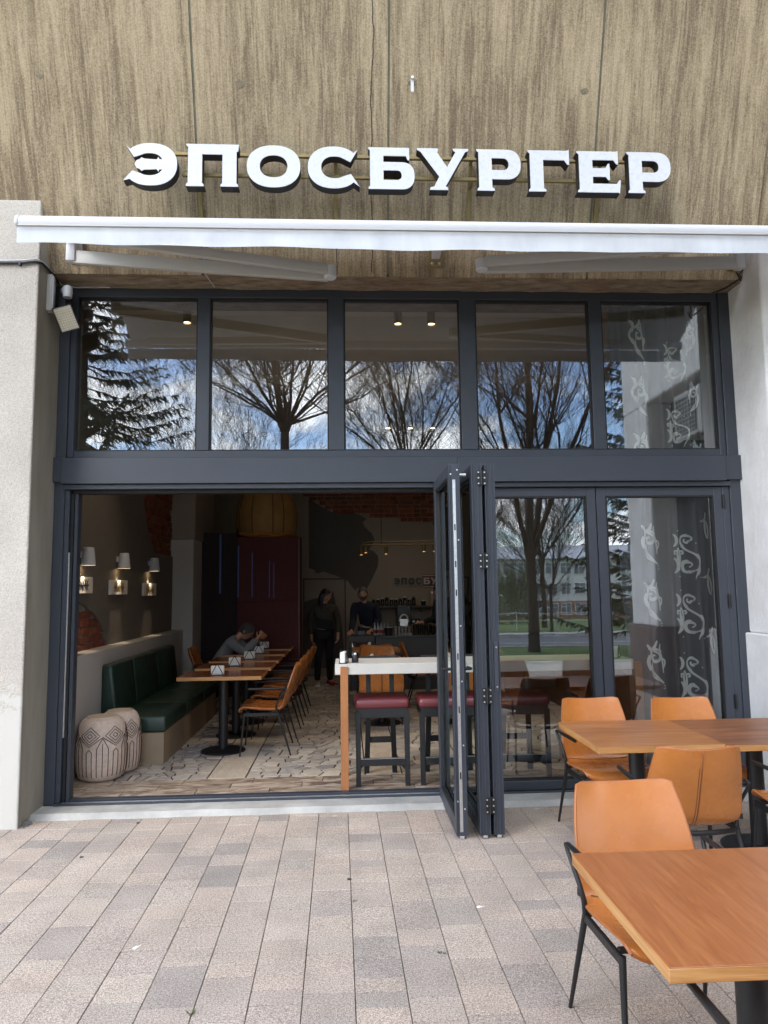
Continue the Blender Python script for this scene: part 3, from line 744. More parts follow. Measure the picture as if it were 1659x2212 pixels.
# ------------------------------------------------------------------ awning
def build_awning():
    root = thing('retracted_awning', 'white retractable awning rolled in with hanging valance and folded arms', 'awning', (0.6, 5.2, 4.2))
    W, A = M['awning_white'], M['awning_arm']; xl, xr = -2.20, 3.55
    yb = 4.80
    # front bar profile
    prof = [(yb-0.004, 4.168), (yb-0.030, 4.178), (yb-0.036, 4.200), (yb-0.034, 4.222), (yb-0.026, 4.240), (yb-0.010, 4.250), (yb+0.030, 4.252), (yb+0.055, 4.235), (yb+0.058, 4.190), (yb+0.045, 4.170)]
    zs = lambda x: -0.004*(x-xl)
    mb = MB(); mb.prism(prof, 'x', xl, xr); mb.build('front_bar', W, root, smooth=40)
    MB().box(xl, xr, yb-0.040, yb-0.0365, 4.166, 4.176).build('bar_lip', M['awning_arm'], root, bev=0.001)
    cap = MB(); cp = [(y+(y-yb-0.01)*0.10, z+(z-4.21)*0.10) for y, z in prof]; cap.prism(cp, 'x', xl-0.028, xl-0.0005)
    cap.build('end_cap', W, root, bev=0.010, seg=2, smooth=40)
    # valance
    vb = MB()
    def vf(u, v):
        x = xl - 0.015 + (xr-xl+0.02)*u
        z0 = 4.168; z1 = 4.058 - 0.028*min(1, u*2.2) + 0.012*u + 0.007*mnoise.noise((x*1.6, 0, 9)) + 0.003*sin(x*9)
        return (x, yb - 0.018 + 0.010*v*mnoise.noise((x*1.3, v*1.2, 3)) + 0.008*v, z0 + (z1-z0)*v)
    vb.grid(vf, 110, 8)
    vb.build('valance', M['awning_fabric'], root, smooth=60)
    # fabric back to the roller and the roller on the wall
    MB().hexa([(xl+0.03, yb+0.04, 4.225), (xr-0.03, yb+0.04, 4.225), (xr-0.03, 5.34, 4.50), (xl+0.03, 5.34, 4.50), (xl+0.03, yb+0.04, 4.228), (xr-0.03, yb+0.04, 4.228), (xr-0.03, 5.34, 4.503), (xl+0.03, 5.34, 4.503)]).build('cloth', M['awning_fabric'], root)
    MB().tube([(xl+0.03, 5.40, 4.47), (xr-0.03, 5.40, 4.47)], 0.055, 20).build('roller', M['awning_fabric'], root, smooth=40)
    MB().box(xl, xr, 5.50, 5.54, 4.46, 4.50).build('torsion_bar', W, root, bev=0.004)
    def arm(name, p0, p1, h0, h1, w=0.045):
        p0, p1 = Vector(p0), Vector(p1); d = (p1-p0).normalized(); a = d.cross(Vector((0,0,1))).normalized()*(w/2)
        mb = MB(); u0 = Vector((0,0,h0/2)); u1 = Vector((0,0,h1/2))
        mb.hexa([p0-a-u0, p0+a-u0, p1+a-u1, p1-a-u1, p0-a+u0, p0+a+u0, p1+a+u1, p1-a+u1])
        return mb.build(name, A, root, bev=0.008, seg=2, smooth=35)
    # left arm, then right arm: shoulder on the wall, elbow towards the middle, forearm back to the bar
    arm('upper_arm', (-2.10, 5.50, 4.292), (-0.13, 5.32, 4.082), 0.105, 0.088)
    arm('forearm', (-0.13, 5.255, 4.102), (-1.98, 4.93, 4.190), 0.078, 0.07)
    el = MB().tube([(-0.11, 5.285, 4.045), (-0.11, 5.285, 4.14)], 0.048, 16); el.box(-0.135, -0.085, 5.27, 5.345, 4.05, 4.135)
    el.build('elbow_joint', W, root, bev=0.006, smooth=35)
    arm('upper_arm', (3.20, 5.50, 4.305), (1.075, 5.32, 4.158), 0.105, 0.088)
    arm('forearm', (1.075, 5.255, 4.175), (3.0, 4.93, 4.190), 0.078, 0.07)
    el = MB().tube([(1.055, 5.285, 4.118), (1.055, 5.285, 4.208)], 0.048, 16); el.box(1.03, 1.08, 5.27, 5.345, 4.122, 4.205)
    el.build('elbow_joint', W, root, bev=0.006, smooth=35)
    for x in (-2.12, 3.22):
        MB().box(x-0.035, x+0.035, 5.46, 5.54, 4.25, 4.47).build('shoulder_joint', W, root, bev=0.010, seg=2, smooth=35)
    for x, dz in ((-2.14, 0), (0.755, 0), (3.30, 0)):
        mb = MB(); z0 = 4.335
        mb.hexa([(x-0.06, slopeY(z0)-0.010, z0), (x+0.06, slopeY(z0)-0.010, z0), (x+0.06, slopeY(z0), z0), (x-0.06, slopeY(z0), z0),
                 (x-0.06, slopeY(4.52)-0.010, 4.52), (x+0.06, slopeY(4.52)-0.010, 4.52), (x+0.06, slopeY(4.52), 4.52), (x-0.06, slopeY(4.52), 4.52)])
        mb.build('wall_plate', M['brass'], root, bev=0.002)
        MB().box(x-0.035, x+0.035, 5.52, 5.72, 4.40, 4.52).build('wall_bracket', W, root, bev=0.006)
        for s in (-0.028, 0.028):
            q = MB().lathe([(0.014,0),(0.012,0.007),(0.004,0.011)], (0,0,0), 10)
            b = link('bolt', q.mesh('bolt', smooth=40), M['steel'], root); b.matrix_basis = Matrix.Translation((x+s, slopeY(4.365)-0.011, 4.365)) @ Matrix.Rotation(pi/2-0.1, 4, 'X')
build_awning()

# ------------------------------------------------------------------ cables, flood light and control box on the left reveal
def build_wall_fittings():
    c1 = MB(); pts = [(-4.2, 5.545, 4.285), (-3.2, 5.540, 4.268), (-2.68, 5.540, 4.258), (-2.50, 5.540, 4.262), (-2.41, 5.540, 4.272), (-2.372, 5.57, 4.272), (-2.368, 5.68, 4.272), (-2.366, 5.80, 4.268), (-2.366, 5.88, 4.245)]
    o = c1.tube(pts, 0.010, 8).build('black_cable', M['black_metal'], smooth=60); tag(o, 'thick black cable run across the roughcast pillar', 'cable')
    c2 = MB(); pts = [(-4.2, 5.545, 4.312), (-3.2, 5.543, 4.290), (-2.68, 5.543, 4.279), (-2.50, 5.543, 4.284), (-2.405, 5.543, 4.296), (-2.375, 5.60, 4.290), (-2.372, 5.75, 4.286), (-2.36, 5.93, 4.250), (-2.25, 5.97, 4.248), (-2.10, 5.975, 4.258), (-1.98, 5.975, 4.254)]
    o = c2.tube(pts, 0.006, 8).build('white_cable', M['awning_white'], smooth=60); tag(o, 'thin white cable lying along the black one on the pillar', 'cable')
    for x, z in ((-2.53, 4.258), (-2.95, 4.264)):
        o = MB().box(x-0.010, x+0.010, 5.530, 5.556, z-0.020, z+0.012).build('cable_clip', M['black_metal'], bev=0.003)
        tag(o, 'small black clip holding the cables to the pillar', 'clip', 'cable clips on the pillar')
    bx = thing('control_box', 'slim vertical grey control box on the pillar reveal', 'box', (-2.36, 5.72, 3.95))
    MB().box(-2.387, -2.345, 5.700, 5.735, 3.945, 4.245).build('casing', M['awning_arm'], bx, bev=0.004)
    MB().box(-2.3445, -2.335, 5.703, 5.732, 3.96, 4.23).build('cover', M['awning_white'], bx, bev=0.002)
    MB().box(-2.387, -2.34, 5.7355, 5.765, 3.935, 4.225).build('back_rail', M['steel'], bx, bev=0.003)
    fl = thing('flood_light', 'square LED flood light with motion sensor tilted down from the reveal', 'flood light', (-2.28, 5.75, 3.82))
    MB().box(-2.386, -2.28, 5.83, 5.90, 4.02, 4.20).build('mounting_box', M['black_metal'], fl, bev=0.006)
    mb = MB(); mb.tube([(-2.30, 5.835, 4.16), (-2.275, 5.80, 4.155)], 0.030, 14); mb.lathe([(0.034, -0.065), (0.040, -0.02), (0.036, 0.02), (0.018, 0.035)], (-2.255, 5.79, 4.15), 14)
    mb.build('motion_sensor', M['awning_white'], fl, smooth=40)
    MB().tube([(-2.27, 5.84, 4.05), (-2.262, 5.80, 3.98)], 0.012, 8).build('swivel_arm', M['black_metal'], fl)
    hd = MB().box(-0.075, 0.075, -0.015, 0.022, -0.10, 0.10).mesh('lamp_head', 0.008, 2)
    h = link('lamp_head', hd, M['black_metal'], fl); rot = Matrix.Rotation(0.15, 4, 'Z') @ Matrix.Rotation(-0.35, 4, 'Y') @ Matrix.Rotation(0.42, 4, 'X')
    h.matrix_basis = Matrix.Translation((-2.245, 5.755, 3.895)) @ rot
    MB().box(-0.068, 0.068, -0.0185, -0.0155, -0.092, 0.092).build('lens', plain('pale_lens', srgb(176, 172, 160), 0.3, var=0.05), h)
    g = MB()
    for i in range(7):
        for j in range(9): g.box(-0.062+i*0.018, -0.048+i*0.018, -0.021, -0.0187, -0.084+j*0.019, -0.070+j*0.019)
    g.build('led_chip', plain('led_chip', srgb(206, 200, 180), 0.3), h)
    o = MB(); random.seed(2)
    pts = [(3.28, 5.60, 4.33), (3.30, 5.59, 4.28), (3.26, 5.60, 4.24), (3.29, 5.61, 4.20), (3.25, 5.60, 4.27), (3.30, 5.61, 4.23), (3.33, 5.70, 4.255), (3.30, 5.85, 4.245), (3.27, 5.95, 4.252), (3.24, 5.985, 4.256)]
    q = o.tube(pts, 0.007, 6).build('loose_cable', M['black_metal'], smooth=60); tag(q, 'knotted black wire hanging by the right awning arm', 'cable')
build_wall_fittings()

# ================================================================== THE ROOM BEHIND THE GLAZING
FZ = 0.06
def room_materials():
    M['wall_dark'] = plain('dark_taupe_paint', srgb(112, 106, 99), 0.75, var=0.06, scale=2, bump=0.1, bscale=60)
    M['wall_grey'] = plain('pale_grey_paint', srgb(192, 188, 182), 0.75, var=0.04, scale=2, bump=0.08, bscale=60)
    M['wall_taupe'] = plain('taupe_paint', srgb(150, 138, 125), 0.8, var=0.05, scale=1.5)
    M['mural'] = plain('mural_grey_paint', srgb(88, 84, 81), 0.8, var=0.05)
    M['ceiling'] = plain('ceiling_plaster', srgb(198, 186, 168), 0.85, var=0.06, scale=1.5, bump=0.1, bscale=30)
    M['grout'] = plain('dark_grout', srgb(46, 38, 33), 0.9, var=0.2, scale=25)
    t = NT('flagstone'); oi = t.n('ObjectInfo'); ge = t.n('NewGeometry')
    r = t.math('FRACT', t.math('ADD', t.math('MULTIPLY', oi.outputs['Random'], 3.7), t.math('MULTIPLY', ge.outputs['Random Per Island'], 6.1)))
    b = t.ramp(r, [(0.0, srgb(196, 186, 172)), (0.25, srgb(170, 163, 155)), (0.45, srgb(208, 198, 183)), (0.65, srgb(158, 154, 150)), (0.8, srgb(192, 179, 163)), (1.0, srgb(146, 141, 137))])
    f = t.ramp(t.noise(14, ge.outputs['Position'], 7, 0.65), [(0.3, 0.78), (0.7, 1.12)])
    t.set(t.mix(1.0, b, f, 'MULTIPLY'), 0.5); t.bump(t.noise(25, ge.outputs['Position'], 5), 0.25, 0.006); M['flag'] = t.m
    def plank(name, axis, stops):
        t = NT(name); oi = t.n('ObjectInfo'); ge = t.n('NewGeometry')
        mp = t.n('Mapping'); mp.inputs['Scale'].default_value = (3.0, 9, 9) if axis == 'x' else (9, 2.5, 9)
        off = t.n('CombineXYZ'); t.L.new(t.math('MULTIPLY', oi.outputs['Random'], 40), off.inputs[0]); t.L.new(t.math('MULTIPLY', oi.outputs['Random'], 40), off.inputs[1])
        t.L.new(ge.outputs['Position'], mp.inputs[0]); t.L.new(off.outputs[0], mp.inputs['Location'])
        w = t.noise(1.2, mp.outputs[0], 7, 0.62, 1.6)
        t.set(t.ramp(w, stops), 0.48); t.bump(w, 0.15, 0.004); return t.m
    M['plank_tile'] = plank('weathered_plank_tile', 'x', [(0.36, srgb(104, 88, 75)), (0.48, srgb(152, 134, 117)), (0.60, srgb(190, 174, 156))])
    M['travertine'] = plank('travertine_tile', 'y', [(0.3, srgb(174, 162, 145)), (0.55, srgb(196, 184, 167)), (0.75, srgb(210, 200, 184))])
    t = NT('old_brick'); oi = t.n('ObjectInfo'); ge = t.n('NewGeometry')
    r = t.math('FRACT', t.math('ADD', t.math('MULTIPLY', oi.outputs['Random'], 3.7), t.math('MULTIPLY', ge.outputs['Random Per Island'], 4.3)))
    b = t.ramp(r, [(0.0, srgb(124, 62, 42)), (0.35, srgb(144, 76, 52)), (0.7, srgb(110, 54, 38)), (1.0, srgb(150, 92, 68))])
    d = t.ramp(t.noise(22, ge.outputs['Position'], 6, 0.7), [(0.35, 0.65), (0.6, 1.05)])
    wh = t.ramp(t.noise(9, ge.outputs['Position'], 6, 0.7), [(0.62, 0.0), (0.75, 0.5)])
    t.set(t.mix(wh, t.mix(1.0, b, d, 'MULTIPLY'), srgb(190, 172, 156)), 0.92); t.bump(t.noise(60, ge.outputs['Position'], 5), 0.6, 0.01); M['brick'] = t.m
    M['mortar'] = plain('lime_mortar', srgb(150, 138, 126), 0.95, var=0.2, scale=25, bump=0.5, bscale=70)
    M['burgundy'] = plain('burgundy_woven_panel', srgb(82, 22, 24), 0.7, var=0.2, scale=30, bump=0.4, bscale=160)
    M['concrete_top'] = plain('pale_cast_concrete', srgb(206, 204, 196), 0.6, var=0.06, scale=5, bump=0.1, bscale=60)
    M['hide'] = plain('tan_hide', srgb(150, 112, 62), 0.6, var=0.2, scale=5)
    M['ply'] = plain('beige_laminate', srgb(158, 138, 112), 0.5, var=0.04)
    M['brown_panel'] = plain('brown_panel', srgb(92, 58, 36), 0.5, var=0.1)
    t = NT('pouf_fabric'); P = t.co()
    t.set(t.ramp(t.noise(30, P, 5), [(0.3, srgb(206, 184, 166)), (0.7, srgb(226, 206, 190))]), 0.9); t.bump(t.noise(260, P, 3), 0.4, 0.003); M['pouf'] = t.m
    M['pouf_line'] = plain('grey_yarn', srgb(92, 80, 72), 0.9)
room_materials()

def struct(name, mb, m, **kw):
    o = mb.build(name, m, **kw); o['kind'] = 'structure'; return o
def bricks(parent, poly, plane, rows, h, ln, mortar, depth=0.012, seed=1):
    """lay bricks inside poly given as (u, z); plane(u, z, d) -> point d in front of the wall"""
    random.seed(seed); shapes = {}
    us = [p[0] for p in poly]; zs = [p[1] for p in poly]
    def inside(u, z):
        c = False; j = len(poly)-1
        for i in range(len(poly)):
            (a, b), (e, f) = poly[i], poly[j]
            if (b > z) != (f > z) and u < (e-a)*(z-b)/(f-b)+a: c = not c
            j = i
        return c
    z = min(zs); r = 0
    while z < max(zs):
        u = min(us) - random.uniform(0, ln)
        while u < max(us):
            l = random.choice([ln, ln, ln*2.05]) if r % 2 else random.choice([ln, ln*2.05])
            cu, cz = u+l/2, z+h/2
            k = sum(inside(a, b) for a, b in ((u+0.1*l, cz), (u+l*0.9, cz), (cu, cz)))
            if k >= 2:
                q = round(l, 3)
                if q not in shapes:
                    variants = []
                    for v in range(3):
                        mb = MB(); jt = lambda: random.uniform(-0.004, 0.004)
                        a, b = q/2-mortar/2, h/2-mortar/2
                        pt = lambda su, sz, d: Vector(plane(su*a+jt(), sz*b+jt(), d)) - Vector(plane(0, 0, 0))
                        mb.hexa([pt(-1,-1,-0.02), pt(1,-1,-0.02), pt(1,-1,depth+jt()), pt(-1,-1,depth+jt()), pt(-1,1,-0.02), pt(1,1,-0.02), pt(1,1,depth+jt()), pt(-1,1,depth+jt())])
                        me = mb.mesh('brick', 0.005); me.materials.append(M['brick']); variants.append(me)
                    shapes[q] = variants
                o = bpy.data.objects.new('brick', random.choice(shapes[q])); COL.objects.link(o); o.parent = parent
                o.location = plane(cu, cz, 0)
                o.rotation_euler = (random.uniform(-0.02,0.02), 0, random.uniform(-0.02,0.02))
            u += l
        z += h; r += 1

def build_room():
    XR = 4.3; YB = 14.0; ZC = 4.76
    # floor base
    fl = struct('floor', MB().box(-2.65, XR, 6.118, YB, -0.2, 0.050), M['grout'])
    random.seed(21)
    # plank tiles along the threshold and two travertine bands
    def tiles(m, x0, x1, y0, y1, ln, axis, off=0.0, name='tile'):
        shapes = {}
        a, b = (x0, x1) if axis == 'x' else (y0, y1); p = a - off
        while p < b - 0.01:
            q0, q1 = max(p, a), min(p+ln, b)
            if q1-q0 > 0.03:
                L_ = round(q1-q0, 3)
                if L_ not in shapes:
                    g = 0.003; mb = MB()
                    if axis == 'x': mb.box(-L_/2+g, L_/2-g, -(y1-y0)/2+g, (y1-y0)/2-g, -0.02, 0)
                    else: mb.box(-(x1-x0)/2+g, (x1-x0)/2-g, -L_/2+g, L_/2-g, -0.02, 0)
                    me = mb.mesh(name, 0.002); me.materials.append(m); shapes[L_] = me
                o = bpy.data.objects.new(name, shapes[L_]); COL.objects.link(o); o.parent = fl
                o.location = ((q0+q1)/2, (y0+y1)/2, FZ+random.uniform(-0.001,0.001)) if axis == 'x' else ((x0+x1)/2, (q0+q1)/2, FZ+random.uniform(-0.001,0.001))
            p += ln
    for i, (y0, y1) in enumerate(((6.122, 6.275), (6.275, 6.43), (6.43, 6.60))): tiles(M['plank_tile'], -2.45, 3.4, y0, y1, 0.60, 'x', (0.0, 0.34, 0.17)[i])
    tiles(M['travertine'], -1.235, -0.905, 6.60, 13.9, 0.92, 'y', 0.3); tiles(M['travertine'], 0.155, 0.475, 6.60, 13.9, 0.92, 'y', 0.6)
    # crazy paving: a cell diagram clipped to three fields
    def cells(x0, x1, y0, y1, s):
        nx, ny = max(1, round((x1-x0)/s)), max(1, round((y1-y0)/s)); dx, dy = (x1-x0)/nx, (y1-y0)/ny
        P = {(i, j): (x0+(i+random.uniform(-0.05, 1.05))*dx, y0+(j+random.uniform(-0.05, 1.05))*dy) for i in range(nx) for j in range(ny)}
        out = []
        for (i, j), (px, py) in P.items():
            pg = [(x0,y0),(x1,y0),(x1,y1),(x0,y1)]
            for a in range(-3, 4):
                for b in range(-3, 4):
                    q = P.get((i+a, j+b))
                    if not q or (a == 0 and b == 0): continue
                    mx, my = (px+q[0])/2, (py+q[1])/2; nx_, ny_ = q[0]-px, q[1]-py; d = math.hypot(nx_, ny_)
                    if d < 1e-6: continue
                    nx_ /= d; ny_ /= d; c = nx_*mx+ny_*my - 0.0075
                    new = []
                    for k in range(len(pg)):
                        A, B_ = pg[k], pg[(k+1) % len(pg)]
                        da, db = nx_*A[0]+ny_*A[1]-c, nx_*B_[0]+ny_*B_[1]-c
                        if da <= 0: new.append(A)
                        if (da < 0 < db) or (db < 0 < da): t = da/(da-db); new.append((A[0]+(B_[0]-A[0])*t, A[1]+(B_[1]-A[1])*t))
                    pg = new
                    if len(pg) < 3: break
                if len(pg) < 3: break
            if len(pg) >= 3:
                ar = abs(sum(pg[k][0]*pg[(k+1)%len(pg)][1]-pg[(k+1)%len(pg)][0]*pg[k][1] for k in range(len(pg))))/2
                if ar > 0.0008: out.append((pg, ar, px, py))
        return out
    allc = cells(-2.43, -1.245, 6.608, 11.5, 0.125) + cells(-0.895, 0.145, 6.608, 13.9, 0.135) + cells(0.485, 2.9, 6.608, 13.9, 0.15)
    def seen(c):
        pg, ar, px, py = c
        if px > 0.30+0.13*py*0 + 0.62 and py < 8: return ar/(py**3)*0.2
        if px < -1.75 and py > 7.15: return 0
        return ar/(py**3)
    allc.sort(key=seen, reverse=True)
    rest = MB()
    for i, (pg, ar, px, py) in enumerate(allc):
        zt = FZ + random.uniform(-0.0015, 0.001)
        if i < 300:
            mb = MB(); mb.prism([(x-px, y-py) for x, y in pg], 'z', -0.02, 0); o = mb.build('flagstone', M['flag'], bev=0.002); o.parent = fl; o.location = (px, py, zt)
        else: rest.prism(pg, 'z', zt-0.02, zt)
    r = rest.build('flagstones_beyond', M['flag'], fl); r['kind'] = 'stuff'
    # ceiling with a deep rounded beam
    struct('ceiling', MB().box(-2.65, XR, 6.165, YB+0.1, ZC, ZC+0.2), M['ceiling'])
    bm_ = MB(); prof = [(7.9, ZC-0.002)] + [(8.25-0.35*cos(a), 4.66-0.26*sin(a)) for a in [pi/2*k/8 for k in range(9)]] + [(8.9, 4.38), (9.0, 4.30), (9.4, 4.30), (9.4, ZC-0.002)]
    bm_.prism(prof, 'x', -2.6, XR-0.001); struct('ceiling_beam', bm_, M['ceiling'], smooth=35)
    # left: low pale wall with a ledge, dark plaster above with two torn openings onto brick
    struct('half_wall', MB().box(-2.72, -2.42, 6.12, 11.08, 0.03, 1.125), M['wall_grey'], bev=0.006)
    wl = MB()
    random.seed(8)
    rag = lambda pts: [(y+random.uniform(-0.012,0.012), z+random.uniform(-0.012,0.012)) for y, z in pts]
    def dens(pts, n=5):
        out = []
        for k in range(len(pts)-1):
            (a, b), (c, d) = pts[k], pts[k+1]
            out += [(a+(c-a)*i/n, b+(d-b)*i/n) for i in range(n)]
        return out + [pts[-1]]
    low = rag(dens([(6.13, 1.70), (6.7, 1.69), (7.07, 1.63), (7.35, 1.56), (7.62, 1.46), (7.82, 1.36), (7.95, 1.26), (7.98, 1.128)]))
    up = rag(dens([(10.90, 2.20), (10.4, 2.18), (9.89, 2.215), (9.66, 2.40), (9.46, 2.571), (9.36, 2.78), (9.30, 2.96), (9.22, 3.25), (9.15, 3.6)]))
    upper_edge = [(9.15, 3.62), (10.905, 3.62)]
    poly = [(6.125, ZC), (6.125, 1.70)] + low[1:] + [(10.905, 1.126), (10.905, 2.20)] + up[1:] + upper_edge + [(10.905, ZC)]
    wl.prism(poly, 'x', -2.66, -2.585); wleft = struct('wall_left', wl, M['wall_dark'])
    struct('wall_left_core', MB().box(-2.9, -2.62, 6.12, YB, 0.0, ZC), M['mortar'])
    pl = lambda u, z, d: (-2.62+d, u, z)
    bricks(wleft, [(6.13, 1.13)] + [(y-0.03, z-0.02) for y, z in low], pl, 0, 0.082, 0.125, 0.014, 0.022, 5)
    bricks(wleft, [(y+0.02, z+0.03) for y, z in up] + [(9.2, 3.6), (10.9, 3.6)], pl, 0, 0.085, 0.125, 0.012, 0.022, 6)
    vent = MB().box(-2.56, -2.44, 6.2, 6.95, 1.1255, 1.129)
    for i in range(24): vent.box(-2.55, -2.45, 6.215+i*0.03, 6.23+i*0.03, 1.129, 1.131)
    vent.build('ledge_grille', M['wall_taupe'], wleft)
    # column, back wall, right wall
    co = MB().box(-2.62, -2.28, 10.91, 12.1, FZ-0.02, 2.46); struct('column', co, M['wall_grey'], bev=0.006)
    co = MB().box(-2.62, -2.255, 10.885, 12.4, 2.462, ZC); struct('column_head', co, M['wall_taupe'], bev=0.006)
    wb = struct('wall_back', MB().box(-2.65, XR, YB, YB+0.2, 0.0, ZC), M['wall_taupe'])
    edge = rag(dens([(-0.82, 3.56), (-0.57, 3.35), (-0.28, 3.18), (0.1, 3.167), (0.39, 3.107), (0.88, 3.045), (1.36, 2.98), (1.79, 2.93), (2.4, 2.90)], 3))
    mp = MB(); mp.prism(edge + [(2.4, 4.0), (-0.82, 4.0)], 'y', YB-0.008, YB+0.01); mp.build('brick_bed', M['mortar'], wb)
    bricks(wb, edge + [(2.4, 3.65), (-0.82, 3.65)], lambda u, z, d: (u, YB-0.008-d, z), 0, 0.085, 0.14, 0.012, 0.014, 9)
    def flat(name, pts, m, y=YB): mb = MB(); mb.prism(pts, 'y', y-0.004, y+0.002); return mb.build(name, m, wb)
    flat('mural_shape', [(-0.733,3.45), (-0.726,2.10), (-0.62,2.06), (-0.60,2.0), (-0.536,2.0), (-0.45,2.03), (-0.22,1.95), (0.017,1.842), (0.10,1.72), (0.169,1.65), (0.208,1.716), (0.28,1.66), (0.36,1.648), (0.48,1.86), (0.596,2.103),
                         (0.615,2.24), (0.60,2.33), (0.522,2.412), (0.426,2.451), (0.50,2.52), (0.544,2.653), (0.487,2.76), (0.36,2.88), (0.316,2.975), (0.394,3.042), (0.30,3.10), (0.20,3.16), (-0.2,3.18), (-0.473,3.28)], M['mural'])
    flat('mural_shape', [(-0.84,1.45), (-0.83,1.1), (-0.80,0.3), (-0.70,0.2), (-0.3,0.2), (-0.05,0.3), (-0.10,1.0), (-0.2,1.3), (-0.27,1.67), (-0.33,1.49), (-0.6,1.52)], M['mural'])
    fr = MB(); fr.box(-0.84, -0.815, YB-0.02, YB, FZ, 1.90); fr.box(-0.045, -0.02, YB-0.02, YB, FZ, 1.90); fr.box(-0.815, -0.045, YB-0.02, YB, 1.875, 1.90)
    fr.build('door_frame', M['mural'], wb, bev=0.003)
    struct('wall_right', MB().box(XR, XR+0.2, 6.13, YB+0.1, 0.0, ZC), M['wall_taupe'])
    struct('wall_above_glazing', MB().box(-2.65, XR, 6.135, 6.163, 4.263, ZC), M['ceiling'])
    struct('wall_beside_glazing', MB().box(3.40, XR, 6.30, 6.36, 0.0, ZC), M['wall_taupe'])
build_room()

